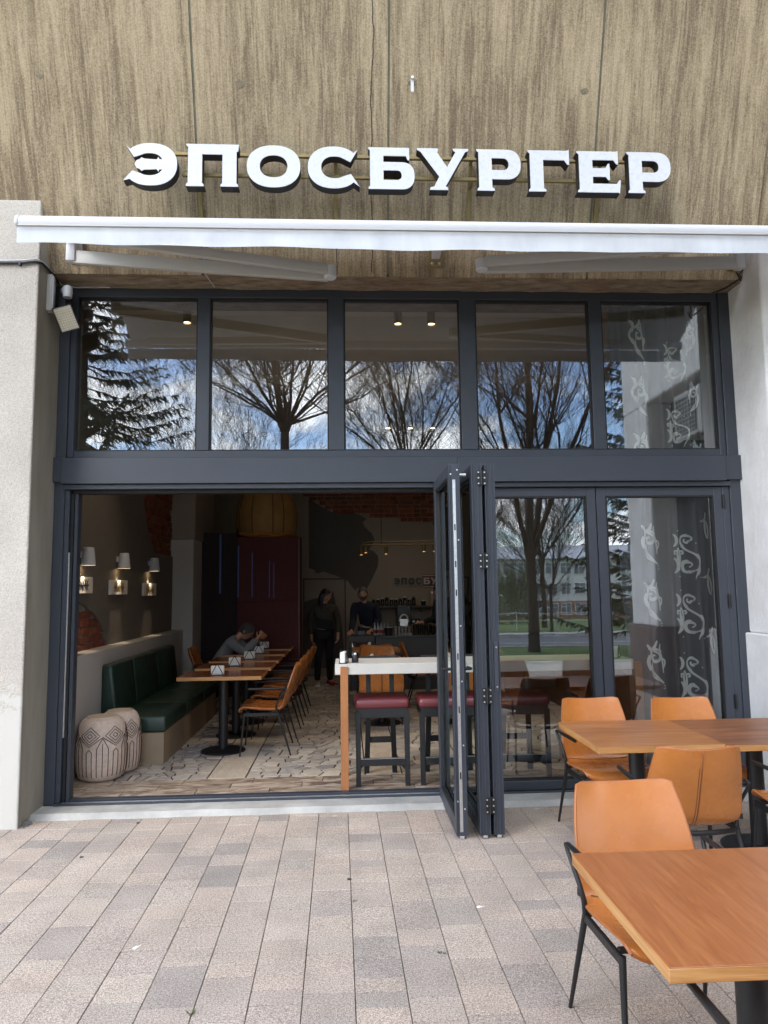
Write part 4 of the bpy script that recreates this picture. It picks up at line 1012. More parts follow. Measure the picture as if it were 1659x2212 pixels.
def spot(parent, loc, energy, size=60, blend=0.5, col=(1, 0.80, 0.58), aim=(0,0,-1), r=0.02):
    ld = bpy.data.lights.new('lamp_light', 'SPOT'); ld.energy = energy; ld.spot_size = rad(size); ld.spot_blend = blend; ld.color = col; ld.shadow_soft_size = r
    lo = bpy.data.objects.new('lamp_light', ld); COL.objects.link(lo); lo.location = loc
    lo.rotation_euler = (-Vector(aim)).to_track_quat('Z', 'Y').to_euler()
    return lo
def emis(name, col, st):
    t = NT(name); t.bsdf.inputs['Emission Color'].default_value = col; t.bsdf.inputs['Emission Strength'].default_value = st; t.bsdf.inputs['Base Color'].default_value = col; return t.m
def build_lamps():
    warm = emis('warm_lamp_glow', (1.0, 0.72, 0.38, 1), 5.0)
    where = ['above the black lettered board', 'above the gold lettered board by the brick gap', 'above the gold lettered board nearest the column']
    for k, y in enumerate((7.16, 8.29, 9.58)):
        t = thing('wall_lamp', 'white conical wall lamp '+where[k], 'wall lamp', (-2.51, y, 1.95), group='white wall lamps over the boards')
        mb = MB(); mb.lathe([(0.068, 1.955), (0.070, 1.957), (0.050, 2.125), (0.047, 2.128)], (-2.505, y, 0), 24, capb=False)
        mb.build('shade', M['awning_white'], t, smooth=40)
        MB().lathe([(0.056, 1.962), (0.056, 1.966)], (-2.505, y, 0), 20).build('lit_lens', warm, t)
        MB().box(-2.586, -2.54, y-0.02, y+0.02, 2.03, 2.09).build('wall_mount', M['awning_white'], t, bev=0.003)
        spot(t, (-2.515, y, 1.945), 7.0, 46, 0.6, aim=(-0.22, 0, -1), r=0.012)
    def board(y0, y1, z0, z1, label, m_glyph, seed):
        t = thing('lettered_board', label, 'picture', (-2.57, (y0+y1)/2, z0), group='boards under the wall lamps')
        MB().box(-2.585, -2.555, y0, y1, z0, z1).build('board', plain('limewashed_board', srgb(226, 222, 216), 0.7, var=0.08, scale=12), t, bev=0.003)
        random.seed(seed); g = MB(); x = -2.5525; w = (y1-y0)*0.60; h = (z1-z0)*0.74; cy = (y0+y1)/2 - 0.02; cz = (z0+z1)/2
        n = 6
        for i in range(n):
            a = cy - w/2 + w*(i+0.5)/n; s = w/n*0.42
            for sg in (1, -1):
                g.ribbon([(x, a-s, cz), (x, a-s*0.6, cz+sg*h*0.25), (x, a-s*random.uniform(0.2,1), cz+sg*h*random.uniform(0.4,0.5))], [0.016, 0.014, 0.006], (1,0,0))
                g.ribbon([(x, a+s*0.2, cz), (x, a+s*random.uniform(0,0.9), cz+sg*h*0.3), (x, a+s*1.2, cz+sg*h*0.46)], [0.018, 0.012, 0.006], (1,0,0))
        g.ribbon([(x+0.0005, cy-w*0.55, cz), (x+0.0005, cy+w*0.55, cz)], 0.012, (1,0,0))
        o = g.build('glyph', m_glyph, t); o['kind'] = 'stuff'
    blk = M['black_metal']; gold = plain('gold_leaf', srgb(190, 150, 60), 0.35, 0.8)
    board(6.90, 7.45, 1.685, 1.845, 'pale board with black mirrored glyphs on the dark wall', blk, 1)
    board(8.02, 8.61, 1.665, 1.825, 'pale board with gold glyphs above the green bench', gold, 2)
    board(9.30, 9.89, 1.64, 1.80, 'pale board with gold glyphs beside the pale column', gold, 3)
    # ceiling spots
    for k, (x, y, zt) in enumerate(((-1.66, 7.45, 4.76), (0.566, 7.45, 4.76), (0.925, 7.45, 4.76), (2.95, 7.5, 4.76))):
        t = thing('ceiling_spot', ['single brass ceiling spot over the green bench', 'brass ceiling spot of a pair, the one nearer the bench', 'brass ceiling spot of a pair, the one nearer the curtain', 'brass ceiling spot beside the curtain'][k], 'spotlight', (x, y, 4.5), group='brass ceiling spots')
        mb = MB(); mb.lathe([(0.042, 4.50), (0.042, 4.762)], (x, y, 0), 20, capb=False); mb.build('can', M['brass'], t, smooth=40)
        MB().lathe([(0.044, 4.655), (0.044, 4.663)], (x, y, 0), 20).build('shadow_gap', M['black_metal'], t)
        MB().lathe([(0.036, 4.512), (0.036, 4.516)], (x, y, 0), 20).build('lit_lens', warm, t)
        spot(t, (x, y, 4.49), 34, 80, 0.7)
    for k, (x, y, z) in enumerate(((0.61, 10.0, 4.605), (1.0, 10.0, 4.605), (1.38, 10.0, 4.606), (0.75, 12.6, 4.52), (1.15, 12.6, 4.52), (1.55, 12.6, 4.52))):
        t = thing('ceiling_spot', 'small round ceiling spot far inside the room', 'spotlight', (x, y, z), group='far ceiling spots')
        MB().lathe([(0.05, z), (0.05, 4.762)], (x, y, 0), 16, capb=False).build('can', M['brass'], t, smooth=40)
        MB().lathe([(0.046, z+0.006), (0.046, z+0.01)], (x, y, 0), 16).build('lit_lens', warm, t)
        spot(t, (x, y, z-0.01), 9, 80, 0.7)
    # curtain-side and back LED bars
    for x in (-0.35, 1.35):
        o = MB().box(x-0.3, x+0.1, 8.95, 9.0, 4.25, 4.30).build('linear_fitting', M['awning_arm'], bev=0.004); tag(o, 'short white batten fitted under the ceiling beam', 'light fitting', 'battens under the ceiling beam')
    # brass rail with spots over the counter
    t = thing('track_light', 'brass double rail with small spots hanging over the counter', 'track light', (0.9, 10.5, 2.3))
    mb = MB(); mb.tube([(0.20, 10.45, 2.19), (0.20, 10.45, 2.30), (0.24, 10.45, 2.345), (0.36, 10.45, 2.365), (2.2, 10.45, 2.365)], 0.010, 8); mb.build('rail', M['brass_dark'], t, smooth=60)
    mb = MB(); mb.tube([(0.25, 10.25, 2.31), (2.2, 10.25, 2.31)], 0.009, 8); mb.build('rail', M['brass_dark'], t, smooth=60)
    for x in (0.5, 1.9): MB().tube([(x, 10.35, 2.335), (x, 10.35, 4.77)], 0.006, 6).build('suspension', M['black_metal'], t)
    for x, y, z in ((0.21, 10.45, 2.18), (0.27, 10.25, 2.20), (0.56, 10.25, 2.18), (1.10, 10.25, 2.21), (1.25, 10.25, 2.21), (1.7, 10.25, 2.21)):
        mb = MB(); mb.cyl((x, y, z), (x, y, z+0.10), 0.024, n=14); p = mb.build('spot_can', M['brass_dark'], t, smooth=40)
        MB().cyl((x, y, z-0.002), (x, y, z-0.0005), 0.019, n=12).build('lit_lens', emis('amber_glow', (1, 0.55, 0.2, 1), 1.6), p)
    spot(t, (1.1, 10.3, 2.2), 5, 110, 0.8, aim=(0, 0.9, -0.5))
build_lamps()

def build_fixed_interior():
    # burgundy partition with blue light slots and a hide dome on top
    t = thing('burgundy_partition', 'tall dark burgundy woven partition with blue light slots', 'partition', (-1.5, 11.6, FZ))
    MB().box(-1.72, -0.735, 11.50, 11.9, FZ-0.01, 2.53).build('panel', M['burgundy'], t, bev=0.008)
    MB().box(-2.278, -1.7215, 11.52, 11.9, FZ-0.01, 2.60).build('side_panel', plain('black_red_panel', srgb(34, 14, 15), 0.75, var=0.2), t, bev=0.004)
    MB().box(-1.70, -0.76, 11.488, 11.4995, 1.50, 1.52).build('cross_rail', M['burgundy'], t, bev=0.002)
    MB().box(-0.765, -0.745, 11.488, 11.4995, 0.1, 2.51).build('studded_edge', plain('studded_edge', srgb(92, 44, 44), 0.4, var=0.3, scale=60), t, bev=0.002)
    blue = emis('blue_led', (0.04, 0.08, 0.24, 1), 0.03)
    for x, z0, z1, w in ((-1.985, 1.644, 2.573, 0.024), (-1.704, 1.583, 2.389, 0.016), (-1.487, 1.58, 2.278, 0.014), (-1.218, 1.576, 2.152, 0.010), (-1.148, 1.561, 2.115, 0.010)):
        MB().box(x-w/2, x+w/2, 11.478, 11.4995 if x > -1.7 else 11.519, z0, z1).build('light_slot', blue, t)
    d = thing('hide_dome', 'large tan hide dome with dark seams on top of the burgundy partition', 'dome', (-1.32, 11.9, 2.53))
    prof = [(0.44, 2.532), (0.475, 2.60), (0.495, 2.75), (0.495, 2.95), (0.47, 3.1), (0.42, 3.25), (0.34, 3.38), (0.2, 3.48), (0.05, 3.52)]
    mb = MB(); mb.lathe(prof, (-1.32, 12.0, 0), 40, fn=lambda r, z, a: r*(1+0.02*sin(5*a)*sin(z*4))); mb.build('cover', M['hide'], d, smooth=60)
    for a in (pi*1.2, pi*1.38, pi*1.6, pi*1.72):
        mb = MB(); mb.tube([(-1.32+(r*1.003)*cos(a), 12.0+(r*1.003)*sin(a), z) for r, z in prof[1:-1]], 0.008, 5); mb.build('seam', M['dark_seam'], d)
    mb = MB(); mb.tube([(-1.32+0.47*cos(a), 12.0+0.47*sin(a), 2.57+0.02*sin(a*7)) for a in [pi+pi*k/24 for k in range(25)]], 0.03, 8); mb.build('hem', plain('orange_hem', srgb(176, 112, 40), 0.7), d, smooth=60)
    # bench
    b = thing('upholstered_bench', 'long dark green leather bench with beige base along the low wall', 'bench', (-2.0, 8.6, FZ))
    MB().box(-2.418, -1.755, 7.18, 9.95, FZ-0.005, 0.355).build('base', M['ply'], b, bev=0.003)
    for y0, y1 in ((7.165, 8.08), (8.09, 9.02), (9.03, 9.965)):
        MB().box(-2.30, -1.74, y0, y1, 0.357, 0.505).build('seat_cushion', M['green_leather'], b, bev=0.022, seg=3, smooth=50)
        mb = MB(); mb.hexa([(-2.417, max(y0, 7.36), 0.36), (-2.26, max(y0, 7.36), 0.50), (-2.26, y1, 0.50), (-2.417, y1, 0.36), (-2.417, max(y0, 7.36), 0.985), (-2.315, max(y0, 7.36), 0.975), (-2.315, y1, 0.975), (-2.417, y1, 0.985)])
        mb.build('backrest', M['green_leather'], b, bev=0.028, seg=3, smooth=50)
    # poufs
    def pouf(x, y, r, h, label, k):
        t = thing('patterned_pouf', label, 'pouf', (x, y, FZ), group='patterned poufs by the bench')
        prof = [(0.0, 0.0), (r*0.72, 0.0), (r*0.86, 0.02), (r*0.95, 0.07), (r*0.99, 0.15), (r, h*0.45), (r*0.97, h*0.7), (r*0.88, h*0.87), (r*0.78, h*0.95), (r*0.66, h*0.985), (r*0.3, h), (0.0, h)]
        prof = [(max(p, 0.002), z) for p, z in prof]
        lpart('cushion', MB().lathe(prof, (0,0,0), 40), M['pouf'], t, smooth=60)
        lpart('top_disc', MB().lathe([(r*0.62, h*0.985), (r*0.60, h*1.006), (0.003, h*1.012)], (0,0,0), 32), plain('pouf_top', srgb(206, 186, 160), 0.85), t, smooth=50)
        def rad_at(z):
            for (a, z0), (b_, z1) in zip(prof[1:], prof[2:]):
                if z0 <= z <= z1: return a+(b_-a)*(z-z0)/max(1e-6, z1-z0)
            return r
        N = 6; g = MB(); per = 2*pi/N
        def P(a, z): q = rad_at(z)+0.0035; return (q*cos(a), q*sin(a), z)
        def line(pts, n=10):
            out = []
            for (a0, z0), (a1, z1) in zip(pts, pts[1:]): out += [P(a0+(a1-a0)*i/n, z0+(z1-z0)*i/n) for i in range(n)]
            out.append(P(*pts[-1])); g.tube(out, 0.0030, 4)
        cz = h*0.74; dz = h*0.17
        for i in range(N):
            a = i*per + 0.35
            for s in (0.22, 0.52, 0.80): line([(a-per/2*s, cz), (a, cz+dz*s), (a+per/2*s, cz), (a, cz-dz*s), (a-per/2*s, cz)], 5)
            line([(a-per/2, cz-0.01), (a, cz-dz), (a+per/2, cz-0.01)], 6)
            line([(a-per*0.5, cz-dz*0.75), (a-per*0.5, 0.05)]); line([(a-per*0.5, cz-dz*0.2), (a-per*0.29, cz-dz*1.15), (a-per*0.29, 0.05)]); line([(a+per*0.5, cz-dz*0.2), (a+per*0.29, cz-dz*1.15), (a+per*0.29, 0.05)])
            line([(a-per*0.10, cz-dz*1.5), (a-per*0.10, 0.05)]); line([(a+per*0.10, cz-dz*1.5), (a+per*0.10, 0.05)]); line([(a-per*0.10, cz-dz*1.5), (a, cz-dz*1.25), (a+per*0.10, cz-dz*1.5)], 4)
        o = lpart('stitched_pattern', g, M['pouf_line'], t); o['kind'] = 'stuff'
        return t
    pouf(-2.190, 6.73, 0.216, 0.535, 'cream pouf with grey diamond stitching in front of the other pouf', 0)
    pouf(-2.10, 7.02, 0.19, 0.54, 'cream pouf with grey diamond stitching tucked against the bench end', 1).location = (-2.115, 7.0, FZ)
    # curtain
build_fixed_interior()

# ================================================================== FURNITURE
def chair_proto():
    t = thing('armchair', 'proto', 'chair')
    ctrl = [(-0.262,0.405,0.222), (-0.250,0.432,0.236), (-0.21,0.448,0.245), (-0.10,0.440,0.250), (0.03,0.428,0.252), (0.115,0.428,0.252), (0.170,0.448,0.252), (0.208,0.495,0.251), (0.238,0.560,0.249), (0.270,0.645,0.243), (0.304,0.738,0.232), (0.350,0.864,0.208)]
    def prof(t_):
        f = t_*(len(ctrl)-1); i = min(int(f), len(ctrl)-2); u = f-i
        p = [ctrl[max(0, min(len(ctrl)-1, i+k))] for k in (-1, 0, 1, 2)]
        return [0.5*((2*p[1][k]) + (-p[0][k]+p[2][k])*u + (2*p[0][k]-5*p[1][k]+4*p[2][k]-p[3][k])*u*u + (-p[0][k]+3*p[1][k]-3*p[2][k]+p[3][k])*u**3) for k in range(3)]
    def mid(u, v):
        s = 2*v-1; a = abs(s)
        t0, t1 = 0.055*a**6, 1-0.010*a**18 - 0.016*(1-a*a)
        tt = t0+(t1-t0)*u; y, z, w = prof(tt)
        bk = max(0, min(1, (tt-0.50)/0.25)); se = 1-bk
        corner = 1-0.022*max(0, (tt-0.96)/0.04)**2
        return Vector((s*w*corner, y - bk*0.050*a**2.2, z + se*0.022*a**3))
    nu, nv = 34, 16; th = 0.030
    P = [[mid(i/nu, j/nv) for j in range(nv+1)] for i in range(nu+1)]
    def nrm(i, j):
        a = P[min(i+1,nu)][j]-P[max(i-1,0)][j]; b = P[i][min(j+1,nv)]-P[i][max(j-1,0)]
        n = a.cross(b); n.normalize(); return n
    mb = MB(); F_, B_ = [], []
    for i in range(nu+1):
        F_.append([]); B_.append([])
        for j in range(nv+1):
            n = nrm(i, j); e = min(i, nu-i, j, nv-j); puff = min(1, e/2.0)
            F_[i].append(mb.bm.verts.new(P[i][j] - n*(th/2)*(0.55+0.45*puff))); B_[i].append(mb.bm.verts.new(P[i][j] + n*(th/2)*(0.55+0.45*puff)))
    for i in range(nu):
        for j in range(nv):
            mb.bm.faces.new((F_[i][j], F_[i+1][j], F_[i+1][j+1], F_[i][j+1])); mb.bm.faces.new((B_[i][j], B_[i][j+1], B_[i+1][j+1], B_[i+1][j]))
    for i in range(nu):
        for j in (0, nv): mb.bm.faces.new((F_[i][j], B_[i][j], B_[i+1][j], F_[i+1][j]))
    for j in range(nv):
        for i in (0, nu): mb.bm.faces.new((F_[i][j], F_[i][j+1], B_[i][j+1], B_[i][j]))
    sh = lpart('shell', mb, M['tan_leather'], t, smooth=75)
    rim = [P[i][0] for i in range(nu)] + [P[nu][j] for j in range(nv)] + [P[i][nv] for i in range(nu, 0, -1)] + [P[0][j] for j in range(nv, -1, -1)]
    lpart('piping', MB().tube(rim, 0.0085, 6, cap=False), M['tan_seam'], sh, smooth=60)
    sm = MB(); sm.tube([P[i][nv//2] + nrm(i, nv//2)*(th/2+0.001) for i in range(15, nu+1)], 0.004, 5); lpart('back_seam', sm, M['tan_seam'], sh, smooth=60)
    k = 20
    for off in (-0.007, 0.007):
        st = MB(); st.tube([P[i][nv//2] + nrm(i, nv//2)*(th/2+0.0012) + Vector((off,0,0)) for i in range(15, nu-1)], 0.0012, 4); lpart('stitching', st, M['dark_seam'], sh)
    st = MB(); st.tube([P[k-2][j] - nrm(k-2, j)*(th/2+0.0008) for j in range(1, nv)], 0.0016, 4); lpart('stitching', st, M['dark_seam'], sh)
    lpart('side_label', MB().box(-0.262, -0.249, 0.165, 0.185, 0.462, 0.49), M['black_metal'], sh)
    for s in (-1, 1):
        lg = MB(); lg.tube([(s*0.243,-0.205,0.412), (s*0.262,-0.245,0.0)], [0.0135, 0.008], 8); lpart('leg', lg, M['black_metal'], t, smooth=60)
        lg = MB(); lg.tube([(s*0.250,0.125,0.42), (s*0.285,0.255,0.0)], [0.0135, 0.008], 8); lpart('leg', lg, M['black_metal'], t, smooth=60)
        a = MB(); a.tube([(s*0.252,0.125,0.405), (s*0.262,0.108,0.47), (s*0.272,0.125,0.525), (s*0.290,0.205,0.632), (s*0.292,0.212,0.650), (s*0.290,0.190,0.656), (s*0.284,0.02,0.654), (s*0.278,-0.165,0.652)], [0.012,0.011,0.010,0.009,0.009,0.010,0.013,0.011], 8)
        lpart('armrest', a, M['black_metal'], t, smooth=60)
        r = MB(); r.bar((s*0.246,-0.215,0.398), (s*0.250,0.135,0.398), 0.018, 0.036); lpart('side_rail', r, M['black_metal'], t, bev=0.004, smooth=35)
    u = MB(); u.tube([(-0.248,0.125,0.398), (-0.20,0.185,0.405), (-0.10,0.212,0.405), (0,0.218,0.402), (0.10,0.212,0.405), (0.20,0.185,0.405), (0.248,0.125,0.398)], 0.014, 8); lpart('rear_hoop', u, M['black_metal'], t, smooth=60)
    f = MB(); f.bar((-0.244,-0.17,0.415), (0.244,-0.17,0.415), 0.02, 0.02); lpart('cross_rail', f, M['black_metal'], t, bev=0.003)
    return t
def build_chairs():
    p = chair_proto(); remember(p); first = [True]
    def put(x, y, z, rz, label, group):
        if first[0]:
            first[0] = False; p.location = (x, y, z); p.rotation_euler = (0,0,rz); p['label'] = label; p['group'] = group
        else: dup(p, (x, y, z), rz, label, group)
    g = 'tan leather armchairs on the pavement'; d = 'tan leather armchair '
    put(1.185, 2.835, 0, rad(2), d+'at the nearest wooden table with its back to the doors', g)
    put(1.81, 5.12, 0, rad(1), d+'behind the paired tables in front of the bar stools', g)
    put(2.45, 5.05, 0, rad(-1), d+'behind the paired tables in front of the curtain', g)
    put(1.83, 4.06, 0, rad(176), d+'with its seamed back towards the nearest table', g)
    put(2.66, 4.12, 0, rad(180), d+'at the darker paired table, showing its arm and seat edge', g)
    put(1.175, 1.82, 0, rad(180), d+'pushed under the front edge of the nearest table', g)
    g = 'tan leather armchairs indoors'; nm = ['first table from the doors', 'second table from the doors', 'third table from the doors', 'fourth table from the doors', 'fifth table from the doors']
    for i, y in enumerate((7.69, 8.50, 9.28, 10.12)):
        put(-0.835+0.02*i, y, FZ, rad(-90+(2, -1, 1, 0)[i]), d+'facing the bench at the '+nm[i], g)
    put(-1.82, 10.15, FZ, rad(90), d+'under the seated person in grey', g)
    put(0.39, 8.62, FZ, rad(180), d+'seen from behind beyond the bar table', g)
    put(0.40, 9.52, FZ, rad(0), d+'facing out across the middle table', g)
    put(0.40, 10.45, FZ, rad(180), d+'farther back in the middle row before the counter', g)
    put(1.08, 10.3, FZ, rad(86), d+'turned sideways in front of the grey counter', g)
    put(1.75, 9.6, FZ, rad(180), d+'behind the second bar stool', g)
build_chairs()

def build_tables():
    def outdoor(x0, x1, y0, y1, zt, m, label, cx=None):
        cx = cx or (x0+x1)/2; cy = (y0+y1)/2
        t = thing('pedestal_table', label, 'table', (cx, cy, 0), group='wooden tables on the pavement')
        MB().box(x0, x1, y0, y1, zt-0.003, zt).build('tabletop', m, t, bev=0.0015)
        MB().box(x0, x1, y0, y1, zt-0.040, zt-0.0032).build('edge_band', M['table_edge'], t, bev=0.002)
        MB().lathe([(0.050, 0.02), (0.050, zt-0.05)], (cx, cy, 0), 24).build('pedestal', M['black_metal'], t, smooth=40)
        MB().box(cx-0.19, cx+0.19, cy-0.19, cy+0.19, zt-0.052, zt-0.0405).build('mounting_plate', M['black_metal'], t, bev=0.002)
        mb = MB(); mb.lathe([(0.235, 0.0), (0.235, 0.012), (0.20, 0.022), (0.05, 0.030)], (cx, cy, 0), 36); mb.build('base', M['black_metal'], t, smooth=40)
    outdoor(0.80, 1.74, 1.885, 2.675, 0.742, M['table_wood'], 'golden brown wooden table standing alone closest to the kerb', 1.225)
    outdoor(1.485, 2.262, 4.345, 5.165, 0.742, M['table_wood_x'], 'golden brown wooden table with a free end, paired with a darker one')
    outdoor(2.265, 3.045, 4.33, 5.150, 0.739, M['table_wood_b'], 'darker brown wooden table pushed against the golden one')
    nm = ['first indoor table from the doors beside the green bench', 'second indoor table along the green bench', 'third indoor table along the green bench', 'indoor table in front of the seated person', 'last indoor table before the burgundy partition']
    for i, y in enumerate((7.69, 8.50, 9.28, 10.12, 10.95)):
        x = -1.28+0.01*i; zt = 0.838
        t = thing('pedestal_table', 'wooden pedestal table, '+nm[i], 'table', (x, y, FZ), group='indoor tables along the bench')
        MB().box(x-0.42, x+0.42, y-0.28, y+0.28, zt-0.036, zt-0.0003).build('edge_band', M['table_edge'], t, bev=0.002)
        MB().box(x-0.419, x+0.419, y-0.279, y+0.279, zt-0.0002, zt+0.002).build('tabletop', M['table_wood_in'], t, bev=0.001)
        MB().lathe([(0.047, FZ+0.02), (0.047, zt-0.036)], (x, y, 0), 20).build('pedestal', M['black_metal'], t, smooth=40)
        MB().lathe([(0.225, FZ), (0.225, FZ+0.012), (0.20, FZ+0.02), (0.05, FZ+0.028)], (x, y, 0), 32).build('base', M['black_metal'], t, smooth=40)
    for i, (x, y) in enumerate(((0.42, 9.02), (0.42, 10.95), (1.8, 10.2))):
        t = thing('pedestal_table', ['wooden table beyond the first bar stool', 'wooden table just before the counter', 'wooden table deep inside behind the closed doors'][i], 'table', (x, y, FZ), group='indoor tables in the middle of the room'); zt = 0.80
        MB().box(x-0.35, x+0.35, y-0.30, y+0.30, zt-0.036, zt).build('tabletop', M['table_edge'], t, bev=0.002)
        MB().lathe([(0.047, FZ+0.02), (0.047, zt-0.036)], (x, y, 0), 20).build('pedestal', M['black_metal'], t, smooth=40)
        MB().lathe([(0.225, FZ), (0.225, FZ+0.012), (0.05, FZ+0.028)], (x, y, 0), 32).build('base', M['black_metal'], t, smooth=40)
build_tables()

def build_bar():
    t = thing('bar_table', 'long pale concrete bar table on an orange wooden post behind the door track', 'bar table', (1.1, 6.35, FZ))
    MB().box(-0.105, 2.43, 6.125, 6.62, 0.985, 1.072).build('slab', M['concrete_top'], t, bev=0.004, seg=2)
    MB().box(-0.060, 0.004, 6.122-0.012, 6.175, FZ-0.01, 1.052).build('post', M['post_wood'], t, bev=0.002)
    MB().box(2.385, 2.44, 6.128, 6.60, FZ-0.01, 0.985).build('side_panel', M['brown_panel'], t, bev=0.002)
    MB().box(2.44, 2.505, 6.128, 6.20, FZ-0.01, 1.045).build('post', M['post_wood'], t, bev=0.002)
    MB().box(-0.055, -0.004, 6.56, 6.61, FZ-0.01, 0.985).build('rear_post', M['black_metal'], t, bev=0.002)
    def stool():
        s = thing('bar_stool', 'proto', 'stool')
        mb = MB(); mb.box(-0.235, 0.235, -0.20, 0.22, 0.625, 0.715); lpart('seat', mb, M['red_leather'], s, bev=0.036, seg=4, smooth=60)
        lpart('apron', MB().box(-0.215, 0.215, -0.185, 0.20, 0.555, 0.640), M['black_metal'], s, bev=0.003)
        for x in (-0.205, 0.205):
            mb = MB(); mb.hexa([(x-0.020,-0.195,0), (x+0.020,-0.195,0), (x+0.020,-0.155,0), (x-0.020,-0.155,0), (x-0.022,-0.187,0.60), (x+0.022,-0.187,0.60), (x+0.022,-0.143,0.60), (x-0.022,-0.143,0.60)]); lpart('leg', mb, M['black_metal'], s, bev=0.002)
        for sg in (-1, 1):
            x0, x1 = sg*0.125, sg*0.105
            mb = MB(); mb.hexa([(x0-0.022,0.245,0), (x0+0.022,0.245,0), (x0+0.022,0.285,0), (x0-0.022,0.285,0), (x1-0.022,0.165,0.60), (x1+0.022,0.165,0.60), (x1+0.022,0.205,0.60), (x1-0.022,0.205,0.60)]); lpart('leg', mb, M['black_metal'], s, bev=0.002)
            mb = MB(); mb.hexa([(x1-0.020,0.185,0.60), (x1+0.020,0.185,0.60), (x1+0.020,0.222,0.60), (x1-0.020,0.222,0.60), (x1-0.020,0.235,1.02), (x1+0.020,0.235,1.02), (x1+0.020,0.26,1.02), (x1-0.020,0.26,1.02)]); lpart('back_post', mb, M['black_metal'], s, bev=0.002)
        lpart('back_rail', MB().box(-0.17, 0.17, 0.225, 0.262, 0.93, 1.03), M['black_metal'], s, bev=0.004)
        lpart('footrest', MB().box(-0.185, 0.185, -0.188, -0.160, 0.165, 0.222), M['black_metal'], s, bev=0.002)
        lpart('footrest_trim', MB().box(-0.185, 0.185, -0.1895, -0.158, 0.2225, 0.226), M['alu'], s)
        lpart('rear_stretcher', MB().box(-0.10, 0.10, 0.225, 0.25, 0.27, 0.32), M['black_metal'], s, bev=0.002)
        for x in (-1, 1):
            mb = MB(); mb.bar((x*0.20, -0.165, 0.14), (x*0.125, 0.255, 0.14), 0.022, 0.035); lpart('side_stretcher', mb, M['black_metal'], s, bev=0.002)
        return s
    s0 = stool(); remember(s0); g = 'burgundy bar stools'
    s0.location = (0.290, 6.385, FZ); s0['label'] = 'burgundy topped black bar stool next to the orange post'; s0['group'] = g
    dup(s0, (0.83, 6.385, FZ), 0, 'burgundy topped black bar stool half hidden by the folded doors', g)
    dup(s0, (1.50, 6.40, FZ), rad(-4), 'burgundy topped black bar stool behind the fixed glass door', g)
    # napkin holders
    def holder():
        h = thing('napkin_holder', 'proto', 'napkin holder')
        lpart('napkins', MB().box(-0.066, 0.066, -0.022, 0.022, 0.006, 0.095), M['white_matte'], h, bev=0.006)
        lpart('base_plate', MB().box(-0.07, 0.07, -0.032, 0.032, 0, 0.005), M['black_metal'], h, bev=0.001)
        for s in (-1, 1):
            lpart('wire_triangle', MB().tube([(-0.062, s*0.026, 0.006), (-0.005, s*0.026, 0.108), (0.005, s*0.026, 0.108), (0.062, s*0.026, 0.006)], 0.004, 6), M['black_metal'], h)
        return h
    h0 = holder(); remember(h0); g = 'white napkin holders with black wire triangles'; first = True
    def caddy(x, y, z, k):
        c = thing('condiment_jar', 'small dark ribbed condiment jar beside the napkins on the '+k, 'jar', (x, y, z), group='condiment jars')
        lpart('jar', MB().lathe([(0.024,0),(0.03,0.01),(0.028,0.045),(0.016,0.068)], (0,0,0), 14), M['black_metal'], c, smooth=50); lpart('lid', MB().lathe([(0.017,0.068),(0.015,0.082),(0.004,0.087)], (0,0,0), 12), M['steel'], c, smooth=50)
    for x, y, z, rz, k in ((-1.32, 7.55, 0.840, 0, 'first table along the bench'), (-1.28, 8.42, 0.840, 0.05, 'second table along the bench'), (-1.22, 9.22, 0.840, 0, 'third table along the bench'), (-1.20, 10.02, 0.840, 0, 'table of the seated person'), (-1.22, 10.85, 0.840, 0, 'last table along the bench'),
                           (-0.03, 6.22, 1.072, rad(80), 'bar table at its post'), (2.33, 6.26, 1.072, rad(60), 'bar table near the curtain'), (0.30, 9.0, 0.80, rad(85), 'middle table'), (0.33, 10.9, 0.80, rad(85), 'table before the counter'), (1.62, 10.1, 0.80, 0, 'table behind the fixed glass door')):
        lab = 'white napkins in a black wire holder on the '+k
        if first: h0.location = (x, y, z); h0.rotation_euler = (0,0,rz); h0['label'] = lab; h0['group'] = g; first = False
        else: dup(h0, (x, y, z), rz, lab, g)
    for x, y, z, k in ((-1.38, 7.62, 0.840, 'first table along the bench'), (0.065, 6.24, 1.072, 'bar table at its post'), (2.22, 6.30, 1.072, 'bar table near the curtain')): caddy(x, y, z, k)
build_bar()

